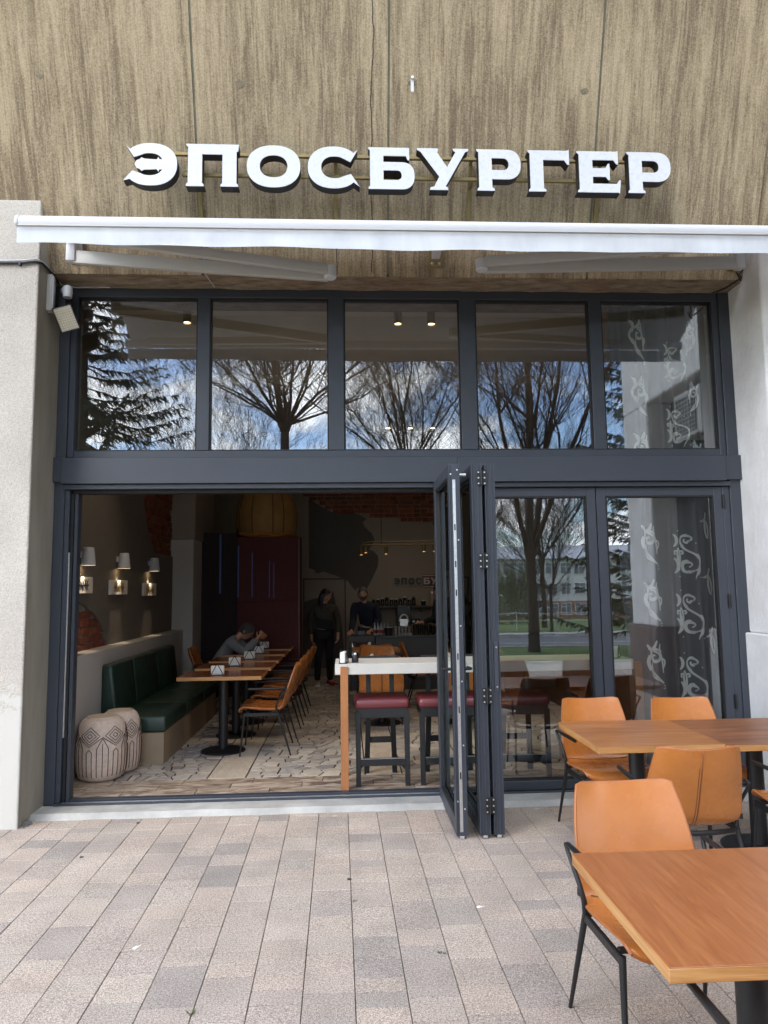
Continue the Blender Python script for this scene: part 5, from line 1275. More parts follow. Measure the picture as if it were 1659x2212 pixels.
# ------------------------------------------------------------------ curtain
def build_curtain():
    t = thing('curtain', 'tall grey curtain printed with white scroll ornaments behind the end pane', 'curtain', (2.9, 6.3, FZ))
    def cy(x, z):
        k = (x-2.42)
        return 6.285 + 0.050*sin(k*25 + 0.35*sin(z*0.8)) + 0.018*sin(k*53+z*0.5) + 0.004*mnoise.noise((x*4, 0, z*1.3))
    def left(z): return 2.40 + 0.05*max(0, 2.45-z)
    mb = MB()
    def f(u, v):
        z = 0.075 + 4.19*v; x = left(z) + (3.30-left(z))*u
        return (x, cy(x, z), z)
    mb.grid(f, 90, 40)
    fab = plain('grey_curtain_cloth', srgb(116, 114, 118), 0.85, var=0.04, scale=3, bump=0.2, bscale=700)
    mb.build('cloth', fab, t, smooth=60)
    MB().box(2.45, 3.35, 6.27, 6.31, 4.255, 4.275).build('rail', M['awning_arm'], t, bev=0.002)
    for i in range(11):
        x = 2.5+i*0.08
        MB().tube([(x, 6.285, 4.27), (x, 6.28, 4.235)], 0.004, 5).build('hook', M['awning_arm'], t)
    hd = MB(); hd.grid(lambda u, v: (2.41+0.88*u, cy(2.41+0.88*u, 4.2)-0.006, 4.18+0.085*v), 90, 2); hd.build('heading_tape', plain('heading_tape', srgb(96, 94, 98), 0.9), t)
    white = plain('white_print', srgb(246, 244, 238), 0.8, var=0.02)
    def stroke(g, pts, w, cx, cz, sc, mir):
        n = len(pts); ws = [1.75*w*sc*(0.35+0.65*sin(pi*min(1, max(0.04, i/(n-1))))) for i in range(n)]
        q = []
        for (a, b) in pts:
            x = cx+mir*a*sc; z = cz+b*sc; q.append((x, cy(x, z)-0.004, z))
        g.ribbon(q, ws)
    def spiral(c, r0, turns, a0, n=26, sg=1): return [(c[0]+r0*(1-0.82*i/n)*cos(a0+sg*turns*2*pi*i/n), c[1]+r0*(1-0.82*i/n)*sin(a0+sg*turns*2*pi*i/n)) for i in range(n+1)]
    def bez(a, b, c, d, n=14): return [tuple((1-t_)**3*a[k]+3*(1-t_)**2*t_*b[k]+3*(1-t_)*t_*t_*c[k]+t_**3*d[k] for k in (0, 1)) for t_ in [i/n for i in range(n+1)]]
    def dot(g, a, b, r, cx, cz, sc, mir):
        x = cx+mir*a*sc; z = cz+b*sc
        g.poly([(x+r*cos(q), cy(x, z)-0.004, z+r*sin(q)) for q in [2*pi*k/8 for k in range(8)]])
    def motif(kind, cx, cz, sc, mir=1):
        g = MB(); S_ = lambda pts, w=0.075: stroke(g, pts, w, cx, cz, sc, mir)
        if kind == 'drop':        # heart-shaped scroll closing to a point below
            def cr(pts, n=6):
                out = []
                for i in range(len(pts)-1):
                    p = [pts[max(0, i-1)], pts[i], pts[i+1], pts[min(len(pts)-1, i+2)]]
                    for k in range(n):
                        u = k/n; out.append(tuple(0.5*(2*p[1][c]+(p[2][c]-p[0][c])*u+(2*p[0][c]-5*p[1][c]+4*p[2][c]-p[3][c])*u*u+(3*p[1][c]-p[0][c]-3*p[2][c]+p[3][c])*u**3) for c in (0, 1)))
                return out+[pts[-1]]
            S_([(0.46*(1-0.72*i/30)*cos(pi*0.55-2.2*pi*i/30), 0.46*(1-0.72*i/30)*sin(pi*0.55-2.2*pi*i/30)) for i in range(31)], 0.15)
            S_(cr([(0.48, 0.45), (0.1, 0.62), (-0.45, 0.50), (-0.80, 0.05), (-0.85, -0.40), (-0.60, -0.95), (-0.10, -1.45), (0.58, -1.92)]), 0.17)
            S_(cr([(-0.27, -0.40), (-0.25, -0.9), (0.15, -1.45), (0.55, -1.88)]), 0.09)
            S_(cr([(-0.62, 0.28), (-0.68, 0.65), (-0.92, 1.05)]), 0.16); S_(cr([(-0.35, 0.55), (0.05, 0.78), (0.21, 1.28)]), 0.16)
            S_(cr([(0.40, 1.05), (0.36, 0.50), (0.52, -0.30), (0.56, -1.15)]), 0.09); S_(cr([(0.48, 0.0), (0.70, -0.30), (0.58, -0.80)]), 0.08)
            for b in (-2.1, -2.3): dot(g, 0.62, b, 0.006, cx, cz, sc, mir)
        elif kind == 'ess':       # paired S scrolls about a small lily
            S_(spiral((0.28, 0.62), 0.22, 1.1, pi*1.0, sg=-1), 0.09); S_(bez((0.06, 0.62), (0.0, 0.25), (0.75, 0.05), (0.62, -0.45)), 0.09)
            S_(spiral((0.30, -0.45), 0.32, 1.2, 0.0, sg=-1), 0.10); S_(bez((0.62, -0.45), (0.60, -0.7), (0.5, -0.8), (0.46, -1.0)), 0.07)
            S_(bez((-0.28, 0.85), (-0.05, 0.8), (-0.05, 0.4), (-0.28, 0.35)), 0.08); S_(bez((-0.28, -0.15), (0.0, -0.2), (0.0, -0.7), (-0.28, -0.75)), 0.09)
            S_(bez((-0.06, 0.30), (-0.16, 0.0), (-0.02, -0.3), (-0.03, -0.65)), 0.05); S_(bez((-0.06, 0.30), (0.08, 0.0), (-0.02, -0.3), (-0.03, -0.65)), 0.05)
            S_(spiral((-0.18, 0.08), 0.10, 0.9, 0.0), 0.06); S_(spiral((0.10, 0.08), 0.10, 0.9, pi, sg=-1), 0.06)
            for a, b in ((-0.03, 1.0), (0.5, 0.45), (-0.03, -0.9), (0.66, -0.95)): dot(g, a, b, 0.006, cx, cz, sc, mir)
        else:                     # a single half leaf cut off by a fold
            S_(bez((0.0, 0.8), (-0.1, 0.3), (-0.35, 0.2), (-0.55, 0.25)), 0.09); S_(bez((0.0, 0.75), (-0.25, 0.1), (-0.3, -0.3), (0.05, -0.8)), 0.10); S_(bez((-0.02, 0.3), (0.1, 0.0), (0.1, -0.4), (0.05, -0.78)), 0.06)
        g.build('ornament', white, t)
    for z in (2.10, 1.60, 1.06): motif('drop', 2.70, z, 0.115)
    for z in (1.96, 1.43, 0.88): motif('ess', 2.97, z, 0.215)
    for z in (2.22, 1.72, 1.20): motif('leaf', 3.24, z, 0.15)
    for z in (3.98, 3.45, 2.93): motif('drop', 2.68, z, 0.115)
    for z in (3.72, 3.12): motif('ess', 2.96, z, 0.19)
    for z in (3.98, 3.42, 2.88): motif('drop', 3.16, z, 0.09, -1)
build_curtain()

# ------------------------------------------------------------------ counter and what stands on it
def build_counter():
    YC = 11.9; grey = plain('grey_counter_panel', srgb(74, 74, 76), 0.55, var=0.05)
    c = thing('service_counter', 'long grey service counter in front of the back shelf', 'counter', (1.5, 12.2, FZ))
    MB().box(0.46, 3.4, YC, YC+0.62, FZ-0.01, 0.885).build('front', grey, c, bev=0.003)
    MB().box(0.46, 3.42, YC-0.02, YC+0.64, 0.886, 0.92).build('worktop', plain('dark_worktop', srgb(58, 56, 56), 0.35), c, bev=0.004)
    f = thing('display_fridge', 'small black display fridge with a glass front at the end of the counter', 'fridge', (0.24, 12.2, FZ))
    MB().box(0.04, 0.445, YC+0.02, YC+0.6, FZ-0.005, 0.925).build('cabinet', plain('fridge_black', srgb(48, 49, 52), 0.4), f, bev=0.006)
    MB().box(0.075, 0.41, YC+0.008, YC+0.018, 0.30, 0.82).build('glass_door', M['glass'], f)
    MB().box(0.085, 0.40, YC+0.012, YC+0.0195, 0.55, 0.565).build('shelf', M['alu'], f)
    MB().box(0.04, 0.445, YC-0.004, YC+0.008, 0.835, 0.925).build('top_rail', grey, f, bev=0.003)
    sh = thing('wall_shelf', 'dark wall shelf of jars behind the counter', 'shelf', (1.3, 13.8, 1.34))
    MB().box(0.45, 2.5, 13.62, 13.99, 1.325, 1.36).build('board', M['mural'], sh, bev=0.003)
    for x in (0.6, 1.4, 2.2): MB().box(x-0.015, x+0.015, 13.7, 13.99, 1.24, 1.325).build('bracket', M['black_metal'], sh)
    dark = plain('dark_jar_glass', srgb(30, 28, 28), 0.15); lidm = M['brass_dark']
    random.seed(31)
    for i in range(10):
        x = 0.50+i*0.085; h = random.uniform(0.13, 0.19)
        j = thing('spice_jar', 'dark jar in the tight row on the back shelf', 'jar', (x, 13.78, 1.36), group='tight row of jars on the back shelf')
        lpart('jar', MB().lathe([(0.034,0),(0.036,0.01),(0.036,h*0.75),(0.024,h*0.86)], (0,0,0), 12), dark, j, smooth=45); lpart('lid', MB().lathe([(0.027,h*0.86),(0.027,h)], (0,0,0), 12), M['steel'] if i % 3 else lidm, j, smooth=45)
    for i, x in enumerate((1.45, 1.62, 1.74, 1.86, 1.98, 2.12)):
        h = (0.10, 0.26, 0.15, 0.17, 0.17, 0.17)[i]
        j = thing('spice_jar', ['squat dark jar standing apart on the back shelf', 'tall labelled packet jar on the back shelf', 'glass tea jar with steel lid on the back shelf', 'glass tea jar with steel lid on the back shelf', 'glass tea jar with steel lid on the back shelf', 'glass tea jar with steel lid on the back shelf'][i], 'jar', (x, 13.78, 1.36), group='tea jars on the back shelf')
        lpart('jar', MB().lathe([(0.042,0),(0.044,0.012),(0.044,h*0.8),(0.036,h*0.86)], (0,0,0), 12), dark if i != 1 else plain('paper_label', srgb(150,132,116), 0.7), j, smooth=45); lpart('lid', MB().lathe([(0.040,h*0.86),(0.040,h)], (0,0,0), 12), M['steel'], j, smooth=45)
    # machine
    m = thing('coffee_grinder', 'tall black and steel coffee machine on the counter', 'coffee machine', (0.95, 12.25, 0.92))
    MB().box(0.83, 1.07, 12.2, 12.5, 0.92, 1.40).build('body', dark, m, bev=0.012)
    mb = MB(); mb.tube([(0.95+0.075*cos(a), 12.195, 1.13+0.12*sin(a)) for a in [pi*k/16 for k in range(17)]], 0.014, 8); mb.build('steel_arch', M['steel'], m, smooth=60)
    MB().box(0.88, 1.02, 12.17, 12.199, 1.06, 1.18).build('dispenser', M['steel'], m, bev=0.006)
    MB().box(0.84, 1.06, 12.1, 12.199, 0.922, 0.95).build('drip_tray', M['steel'], m, bev=0.003)
    for i in range(5):
        b = thing('drink_bottle', 'small pale bottle with red label in the cluster by the till', 'bottle', (0.46+i*0.055, 12.25, 0.92), group='bottles by the till')
        lpart('bottle', MB().lathe([(0.022,0),(0.024,0.01),(0.024,0.11),(0.009,0.16),(0.009,0.20)], (0,0,0), 10), plain('pale_bottle', srgb(170,178,186), 0.2), b, smooth=45); lpart('label', MB().lathe([(0.0245,0.03),(0.0245,0.08)], (0,0,0), 10, False, False), plain('red_label', srgb(150,40,36), 0.6), b)
    till = thing('till_screen', 'small till screen on the fridge top beside the leaning person', 'till', (0.24, 12.1, 0.925))
    MB().box(0.17, 0.29, 12.08, 12.10, 0.93, 1.00).build('screen', plain('till_grey', srgb(86,88,92), 0.4), till, bev=0.003); MB().box(0.20, 0.26, 12.08, 12.16, 0.925, 0.935).build('foot', M['black_metal'], till)
    for i in range(5):
        s = thing('cup_stack', 'stack of clear steel rimmed cups on the counter', 'cups', (0.80+i*0.055, 12.03, 0.92), group='stacked cups on the counter')
        for k in range(3): lpart('cup', MB().lathe([(0.020,0.05*k),(0.026,0.05*k+0.048)], (0,0,0), 12), M['steel'], s, smooth=45)
    for i in range(5):
        s = thing('paper_cup_tower', 'tower of dark paper cups with gilt rims on the counter', 'cups', (1.12+i*0.075, 12.08, 0.92), group='dark cup towers on the counter')
        lpart('cup', MB().lathe([(0.028,0),(0.034,0.18)], (0,0,0), 12), dark, s, smooth=45); lpart('rim', MB().lathe([(0.0345,0.17),(0.0345,0.182)], (0,0,0), 12), lidm, s)
    b = thing('ice_bucket', 'black bucket on the counter', 'bucket', (0.68, 12.05, 0.92)); lpart('bucket', MB().lathe([(0.06,0),(0.075,0.13)], (0,0,0), 16), M['black_metal'], b, smooth=45); lpart('rim', MB().tube([(0.075*cos(a),0.075*sin(a),0.13) for a in [2*pi*k/16 for k in range(17)]], 0.004, 5), M['steel'], b)
    so = thing('wall_sockets', 'triple black wall socket above the back worktop', 'socket', (1.28, 13.98, 1.05))
    MB().box(1.16, 1.40, 13.98, 14.0, 1.00, 1.10).build('plate', M['black_metal'], so, bev=0.003)
    for x in (1.20, 1.28, 1.36): MB().cyl((x, 13.976, 1.05), (x, 13.9805, 1.05), 0.026, n=14).build('outlet', M['steel'], so)
    # lettering on the back wall
    w = thing('wall_lettering', 'dark Cyrillic letters running into a burgundy plate on the back wall', 'sign', (1.6, 13.99, 1.75))
    Ls = letter_shapes(); x = 0.905; h = 0.128; inv = Matrix.Translation(-w.location)
    MB().box(1.462, 2.30, 13.985, 13.999, 1.70, 1.945).build('plate', plain('burgundy_plate', srgb(92, 30, 32), 0.5), w, bev=0.002)
    for z in (1.715, 1.925): MB().box(1.462, 2.30, 13.982, 13.9848, z-0.004, z+0.004).build('plate_line', M['white_matte'], w)
    for i, k in enumerate(('E2', 'P2', 'O', 'C', 'B', 'Y', 'P', 'G', 'E', 'P')):
        wd, loops = Ls[k]; sx = 0.118/wd if i < 4 else 0.125/wd
        if i == 4: x = 1.48
        o = link('letter', loops_mesh('letter', loops, sx, h, x, 1.76, 0.02), plain('letter_grey', srgb(52,58,58), 0.5) if i < 4 else M['wall_grey'], w)
        o.matrix_parent_inverse = inv; o.matrix_basis = Matrix.Translation((0, 13.975, 0)) @ RX; x += 0.141 if i < 4 else 0.137
build_counter()

# ================================================================== PEOPLE
def skin_mesh(name, pts, edges, root=0, sub=2):
    """pts: list of (xyz, radius or (rx, ry)); a continuous surface grown on the joint graph"""
    me = bpy.data.meshes.new(name); me.from_pydata([p for p, r in pts], edges, []); me.update()
    o = bpy.data.objects.new(name, me); COL.objects.link(o)
    sk = o.modifiers.new('skin', 'SKIN'); sk.branch_smoothing = 0.6; sk.use_smooth_shade = True
    layer = me.skin_vertices[0].data if me.skin_vertices else None
    if layer is None:
        bm = bmesh.new(); bm.from_mesh(me); bm.verts.layers.skin.verify(); bm.to_mesh(me); bm.free(); layer = me.skin_vertices[0].data
    for i, (p, r) in enumerate(pts): layer[i].radius = r if isinstance(r, tuple) else (r, r); layer[i].use_root = (i == root)
    s = o.modifiers.new('sub', 'SUBSURF'); s.levels = sub; s.render_levels = sub
    dg = bpy.context.evaluated_depsgraph_get(); dg.update()
    out = bpy.data.meshes.new_from_object(o.evaluated_get(dg)); out.name = name; out.materials.clear()
    bpy.data.objects.remove(o); bpy.data.meshes.remove(me); out.shade_smooth(); return out
class Graph:
    def __init__(s): s.p = []; s.e = []
    def add(s, xyz, r, frm=None):
        s.p.append((tuple(xyz), r)); i = len(s.p)-1
        if frm is not None: s.e.append((frm, i))
        return i
    def chain(s, frm, seq):
        for xyz, r in seq: frm = s.add(xyz, r, frm)
        return frm
def head_mesh(mb_skin, mb_hair, mb_eye, c, fwd, up, h, hair='short', beard=False):
    """c centre of skull; h head height"""
    f = Vector(fwd).normalized(); u = Vector(up); u = (u-f*u.dot(f)).normalized(); r = f.cross(u)
    def T(x, y, z): return Vector(c)+r*x*h+f*y*h+u*z*h
    n, m = 20, 14; V = []
    for i in range(m+1):
        th = pi*i/m; row = []
        for j in range(n):
            ph = 2*pi*j/n; z = 0.5*cos(th); q = sin(th); x = 0.36*q*cos(ph); y = 0.43*q*sin(ph)
            if z < 0: k = min(1, -z/0.5); x *= 1-0.36*k; y = y*(1-0.28*k) + 0.10*k*q
            if y > 0 and abs(x) < 0.10:
                if -0.16 < z < 0.04: y += 0.075*(1-abs(x)/0.10)*max(0, 1-abs(z+0.09)/0.11)
            if y > 0 and 0.0 < z < 0.10 and 0.05 < abs(x) < 0.2: y -= 0.02
            row.append(mb_skin.bm.verts.new(T(x, y, z)))
        V.append(row)
    for i in range(m):
        for j in range(n):
            try: mb_skin.bm.faces.new((V[i][j], V[i+1][j], V[i+1][(j+1)%n], V[i][(j+1)%n]))
            except ValueError: pass
    for s in (-1, 1):
        a = T(s*0.36, -0.02, -0.02); mb_skin.tube([T(s*0.33, 0, -0.11), T(s*0.385, -0.03, -0.02), T(s*0.36, -0.03, 0.07)], [0.02*h*2, 0.03*h*2, 0.02*h*2], 6)
        mb_eye.tube([T(s*0.135, 0.355, 0.02), T(s*0.135, 0.385, 0.02)], [0.035*h, 0.02*h], 8)
        mb_hair.tube([T(s*0.06, 0.415, 0.075), T(s*0.14, 0.41, 0.095), T(s*0.22, 0.36, 0.07)], [0.012*h, 0.018*h, 0.008*h], 5)
    mb_eye.tube([T(-0.09, 0.375, -0.27), T(0, 0.40, -0.275), T(0.09, 0.375, -0.27)], [0.008*h, 0.014*h, 0.008*h], 5)
    W_ = []
    for i in range(10):
        th = pi*0.62*i/9; row = []
        for j in range(n):
            ph = 2*pi*j/n; lim = 1.0
            front = max(0, sin(ph)); t_ = th*(1-0.42*front**1.2)
            z = 0.53*cos(t_); q = sin(t_); x = 0.385*q*cos(ph); y = 0.455*q*sin(ph) - 0.01
            row.append(mb_hair.bm.verts.new(T(x, y, z) + Vector(mnoise.noise_vector((x*9, y*9, z*9)))*0.010*h*2))
        W_.append(row)
    for i in range(9):
        for j in range(n):
            try: mb_hair.bm.faces.new((W_[i][j], W_[i+1][j], W_[i+1][(j+1)%n], W_[i][(j+1)%n]))
            except ValueError: pass
    if hair == 'long':
        for k in range(15):
            a = pi*0.98 + (pi*1.04)*k/14
            p0 = T(0.36*cos(a), 0.40*sin(a)+0.02, 0.12); 
            mb_hair.tube([p0, T(0.41*cos(a), 0.43*sin(a)-0.02, -0.25), T(0.42*cos(a), 0.40*sin(a)-0.04, -0.8), T(0.40*cos(a)*1.02, 0.34*sin(a)-0.02, -1.35)], [0.07*h, 0.085*h, 0.08*h, 0.02*h], 6)
    if beard:
        B2 = []
        for i in range(5):
            z = -0.20-0.075*i; row = []
            for j in range(11):
                ph = pi*0.05+pi*0.9*j/10; w = 1-0.16*i
                row.append(mb_hair.bm.verts.new(T(0.335*w*cos(ph), 0.10+0.335*w*sin(ph), z if i else z+0.06*abs(cos(ph)))))
            B2.append(row)
        for i in range(4):
            for j in range(10): mb_hair.bm.faces.new((B2[i][j], B2[i+1][j], B2[i+1][j+1], B2[i][j+1]))
def hand(g, wrist, frm, d, palm, s=1.0, curl=0.5):
    """five fingers off a palm; d points along the fingers, palm is the palm normal"""
    d = Vector(d).normalized(); pn = Vector(palm); pn = (pn-d*pn.dot(d)).normalized(); side = d.cross(pn)
    w = Vector(wrist)
    pm = g.add(w+d*0.045*s, (0.030*s, 0.016*s), frm); kn = g.add(w+d*0.08*s, (0.034*s, 0.014*s), pm)
    for k, (off, ln) in enumerate(((-0.028, 0.060), (-0.009, 0.074), (0.011, 0.078), (0.030, 0.070))):
        a = w+d*0.085*s+side*off*s; c1 = curl*0.8; c2 = curl*1.7
        b = a+(d*cos(c1)+pn*sin(c1))*ln*0.5*s; c = b+(d*cos(c2)+pn*sin(c2))*ln*0.5*s
        g.chain(kn, [(a, 0.009*s), (b, 0.0085*s), (c, 0.007*s)])
    tb = w+d*0.03*s+side*0.03*s; t1 = tb+(side*0.7+d*0.7+pn*0.2).normalized()*0.035*s; t2 = t1+(d*0.9+side*0.2+pn*0.4).normalized()*0.03*s
    g.chain(pm, [(tb, 0.012*s), (t1, 0.010*s), (t2, 0.008*s)])
def person(label, hip, chest, neck, headc, fwd, arms, legs, mats, hair='short', beard=False, group='people in the room', sleeve_r=0.052, coat=None, shoe_dirs=None, bag=False, shw=0.19):
    """arms: two lists shoulder, elbow, wrist, hand direction, palm normal; legs: two lists hip joint, knee, ankle, toe direction"""
    skin, top, trouser, hairm, shoe = mats
    t = thing('person', label, 'person', (hip[0], hip[1], FZ), group=group)
    H, Cc, Nk, Hd = map(Vector, (hip, chest, neck, headc))
    # one continuous body: trunk, neck, arms with hands, legs
    g = Graph(); r0 = g.add(H, (0.12, 0.09)); sp = g.add((H+Cc)/2, (0.105, 0.08), r0); ch = g.add(Cc, (0.10, 0.075), sp)
    nk = g.add(Nk, 0.050, ch); g.add(Nk+(Hd-Nk)*0.6, 0.058, nk)
    for sh, el, wr, hd, pl in arms:
        a = g.add(sh, 0.036, ch); e = g.chain(a, [((Vector(sh)+Vector(el))/2, 0.044), (el, 0.037), ((Vector(el)+Vector(wr))/2, 0.036), (wr, 0.026)])
        hand(g, wr, e, hd, pl, 1.05, 0.6)
    for hj, kn, an, toe in legs:
        a = g.add(hj, 0.085, r0); g.chain(a, [((Vector(hj)+Vector(kn))/2, 0.075), (kn, 0.056), ((Vector(kn)+Vector(an))/2, 0.052), (an, 0.036), (Vector(an)+Vector(toe).normalized()*0.09+Vector((0,0,-0.045)), 0.03)])
    body = skin_mesh('body', g.p, g.e, r0); bo = link('body', body, skin, t)
    hs, hh, he = MB(), MB(), MB(); head_mesh(hs, hh, he, Hd, fwd, (Hd-Nk) if (Hd-Nk).z > 0.05 else (0,0,1), 0.235, hair, beard)
    hs.build('head', skin, t, smooth=70); hh.build('hair', hairm, t, smooth=70); he.build('eyes_and_mouth', plain('dark_features', srgb(48, 30, 28), 0.5), t)
    # clothing
    g = Graph(); r0 = g.add(H+Vector((0,0,0.02)), (0.172, 0.135)); sp = g.add((H+Cc)/2, (0.160, 0.125), r0); ch = g.add(Cc, (0.185, 0.130), sp); g.add(Cc+(Nk-Cc)*0.95, (0.080, 0.075), ch)
    if coat: g.add(H+Vector(coat), (0.185, 0.15), r0)
    for sh, el, wr, hd, pl in arms:
        a = g.add(sh, 0.080, ch); w0 = Vector(el)+(Vector(wr)-Vector(el))*0.93
        g.chain(a, [((Vector(sh)+Vector(el))/2, sleeve_r*1.15), (el, sleeve_r), ((Vector(el)+w0)/2, sleeve_r*0.92), (w0, sleeve_r*0.75)])
    link('upper_clothing', skin_mesh('upper_clothing', g.p, g.e, 0), top, t)
    g = Graph(); r0 = g.add(H, (0.150, 0.118))
    for hj, kn, an, toe in legs:
        a = g.add(hj, 0.100, r0); g.chain(a, [((Vector(hj)+Vector(kn))/2, 0.088), (kn, 0.068), ((Vector(kn)+Vector(an))/2, 0.062), (an, 0.052)])
    link('trousers', skin_mesh('trousers', g.p, g.e, 0), trouser, t)
    for i, (hj, kn, an, toe) in enumerate(legs):
        d = Vector(toe).normalized(); a = Vector(an); q = Vector((0,0,1)); sd = d.cross(q); zt = a.z-0.062
        mb = MB(); rows = []
        for s_, w, hgt in ((-0.07,0.030,0.075), (-0.03,0.040,0.085), (0.03,0.042,0.070), (0.10,0.048,0.048), (0.165,0.044,0.040), (0.195,0.022,0.028)):
            rows.append([mb.bm.verts.new(a+d*s_+sd*x*w+Vector((0,0,zt-a.z+z*hgt))) for x, z in ((-1,0.0),(1,0.0),(1,0.55),(0.6,1),(-0.6,1),(-1,0.55))])
        for k in range(5):
            for j in range(6): mb.bm.faces.new((rows[k][j], rows[k][(j+1)%6], rows[k+1][(j+1)%6], rows[k+1][j]))
        mb.bm.faces.new(rows[0][::-1]); mb.bm.faces.new(rows[-1])
        so = mb.build('shoe', shoe[i], t, bev=0.008, seg=2, smooth=60)
        MB().hexa([a+d*-0.075-sd*0.04+Vector((0,0,zt-a.z-0.002)), a+d*0.195-sd*0.04+Vector((0,0,zt-a.z-0.002)), a+d*0.195+sd*0.04+Vector((0,0,zt-a.z-0.002)), a+d*-0.075+sd*0.04+Vector((0,0,zt-a.z-0.002)),
                   a+d*-0.075-sd*0.042+Vector((0,0,zt-a.z+0.016)), a+d*0.195-sd*0.042+Vector((0,0,zt-a.z+0.016)), a+d*0.195+sd*0.042+Vector((0,0,zt-a.z+0.016)), a+d*-0.075+sd*0.042+Vector((0,0,zt-a.z+0.016))]).build('sole', M['white_matte'], so, bev=0.004)
    return t
def build_people():
    skin = plain('skin', srgb(196, 148, 122), 0.5, var=0.05); navy = plain('navy_knit', srgb(30, 34, 52), 0.85, bump=0.2, bscale=300); olive = plain('dark_olive_jacket', srgb(62, 56, 46), 0.75, var=0.12)
    greyk = plain('grey_marl_knit', srgb(126, 128, 132), 0.9, bump=0.25, bscale=300); black = plain('black_cloth', srgb(22, 22, 25), 0.85); jeans = plain('dark_jeans', srgb(40, 44, 56), 0.85)
    hb = plain('black_hair', srgb(20, 17, 16), 0.4); hg = plain('greying_hair', srgb(98, 92, 88), 0.6); hd = plain('dark_grey_hair', srgb(58, 54, 52), 0.6)
    ws = plain('white_trainer', srgb(206, 200, 188), 0.6); rs = plain('red_trainer', srgb(170, 48, 44), 0.6); ds = plain('dark_shoe', srgb(36, 34, 34), 0.5)
    z = FZ
    # woman standing by the back door, turned towards the counter
    x, y = -0.40, 12.62
    person('person with long black hair in a dark jacket standing with crossbody bag', (x, y, z+0.90), (x+0.0, y, z+1.25), (x+0.01, y, z+1.40), (x+0.03, y-0.01, z+1.525), (0.9, -0.42, -0.12),
           [((x-0.185, y, z+1.33), (x-0.24, y+0.01, z+1.07), (x-0.21, y-0.06, z+0.84), (0.1,-0.1,-1), (1,0,0)), ((x+0.185, y, z+1.33), (x+0.25, y+0.0, z+1.07), (x+0.24, y-0.10, z+0.86), (0.0,-0.2,-1), (-1,0,0))],
           [((x-0.09, y, z+0.86), (x-0.10, y-0.03, z+0.48), (x-0.12, y+0.02, z+0.065), (0.05,-1,0)), ((x+0.09, y, z+0.86), (x+0.09, y-0.02, z+0.48), (x+0.10, y+0.02, z+0.065), (0.65,-0.8,0))],
           (skin, olive, black, hb, (ws, rs)), 'long', sleeve_r=0.066)
    b = thing('crossbody_bag', 'black crossbody bag worn by the standing person', 'bag', (x+0.02, y-0.16, z+1.0))
    MB().hexa([(x-0.12, y-0.205, z+0.98), (x+0.14, y-0.205, z+0.93), (x+0.14, y-0.135, z+0.93), (x-0.12, y-0.135, z+0.98), (x-0.13, y-0.195, z+1.15), (x+0.16, y-0.195, z+1.10), (x+0.16, y-0.135, z+1.10), (x-0.13, y-0.135, z+1.15)]).build('pouch', black, b, bev=0.012, seg=2)
    MB().tube([(x+0.15, y-0.17, z+1.10), (x+0.12, y-0.165, z+1.25), (x-0.02, y-0.12, z+1.385), (x-0.10, y+0.02, z+1.41)], 0.008, 6).build('strap', M['black_metal'], b)
    # man leaning on the fridge at the counter end
    x, y = 0.30, 12.75
    person('smiling bearded person in a navy jumper leaning on the counter end', (x+0.06, y+0.05, z+0.93), (x+0.02, y-0.03, z+1.28), (x-0.01, y-0.06, z+1.42), (x-0.02, y-0.10, z+1.545), (-0.12, -1, -0.08),
           [((x-0.17, y-0.02, z+1.36), (x-0.20, y-0.14, z+1.08), (x-0.235, y-0.42, z+0.915), (-0.3,-1,-0.12), (0,0,-1)), ((x+0.20, y-0.02, z+1.35), (x+0.25, y-0.08, z+1.07), (x+0.10, y-0.36, z+0.93), (-0.4,-1,-0.15), (0,0,-1))],
           [((x-0.04, y+0.05, z+0.88), (x-0.05, y+0.03, z+0.48), (x-0.05, y+0.08, z+0.065), (0,-1,0)), ((x+0.15, y+0.05, z+0.88), (x+0.15, y+0.03, z+0.48), (x+0.15, y+0.08, z+0.065), (0,-1,0))],
           (skin, navy, jeans, hg, (ds, ds)), 'short', True, sleeve_r=0.062)
    # diner in grey bent over the table
    x, y = -1.80, 10.12
    person('person in a grey jumper bent over a table eating with both hands', (x-0.02, y, z+0.52), (x+0.19, y, z+0.90), (x+0.33, y-0.01, z+1.03), (x+0.42, y-0.02, z+1.075), (0.92, -0.12, -0.62),
           [((x+0.21, y-0.17, z+0.96), (x+0.42, y-0.22, z+0.80), (x+0.58, y-0.08, z+0.98), (0.4,0.4,0.5), (0,1,0)), ((x+0.21, y+0.17, z+0.96), (x+0.42, y+0.22, z+0.80), (x+0.58, y+0.06, z+0.97), (0.4,-0.4,0.5), (0,-1,0))],
           [((x+0.02, y-0.10, z+0.53), (x+0.42, y-0.11, z+0.50), (x+0.42, y-0.11, z+0.065), (1,0,0)), ((x+0.02, y+0.10, z+0.53), (x+0.42, y+0.11, z+0.50), (x+0.42, y+0.11, z+0.065), (1,0,0))],
           (skin, greyk, jeans, hd, (ds, ds)), 'short', False, sleeve_r=0.066)
    o = MB().lathe([(0.05,0),(0.056,0.012),(0.056,0.03),(0.05,0.045),(0.02,0.058)], (0,0,0), 16).build('burger', plain('toasted_bun', srgb(166, 110, 58), 0.6, var=0.2), smooth=45); o.location = (x+0.645, y-0.01, z+0.985)
    tag(o, 'bun held in the hands of the person in grey', 'food')
    # staff member at the far side of the counter, mostly behind the folded doors
    x, y = 1.62, 12.85
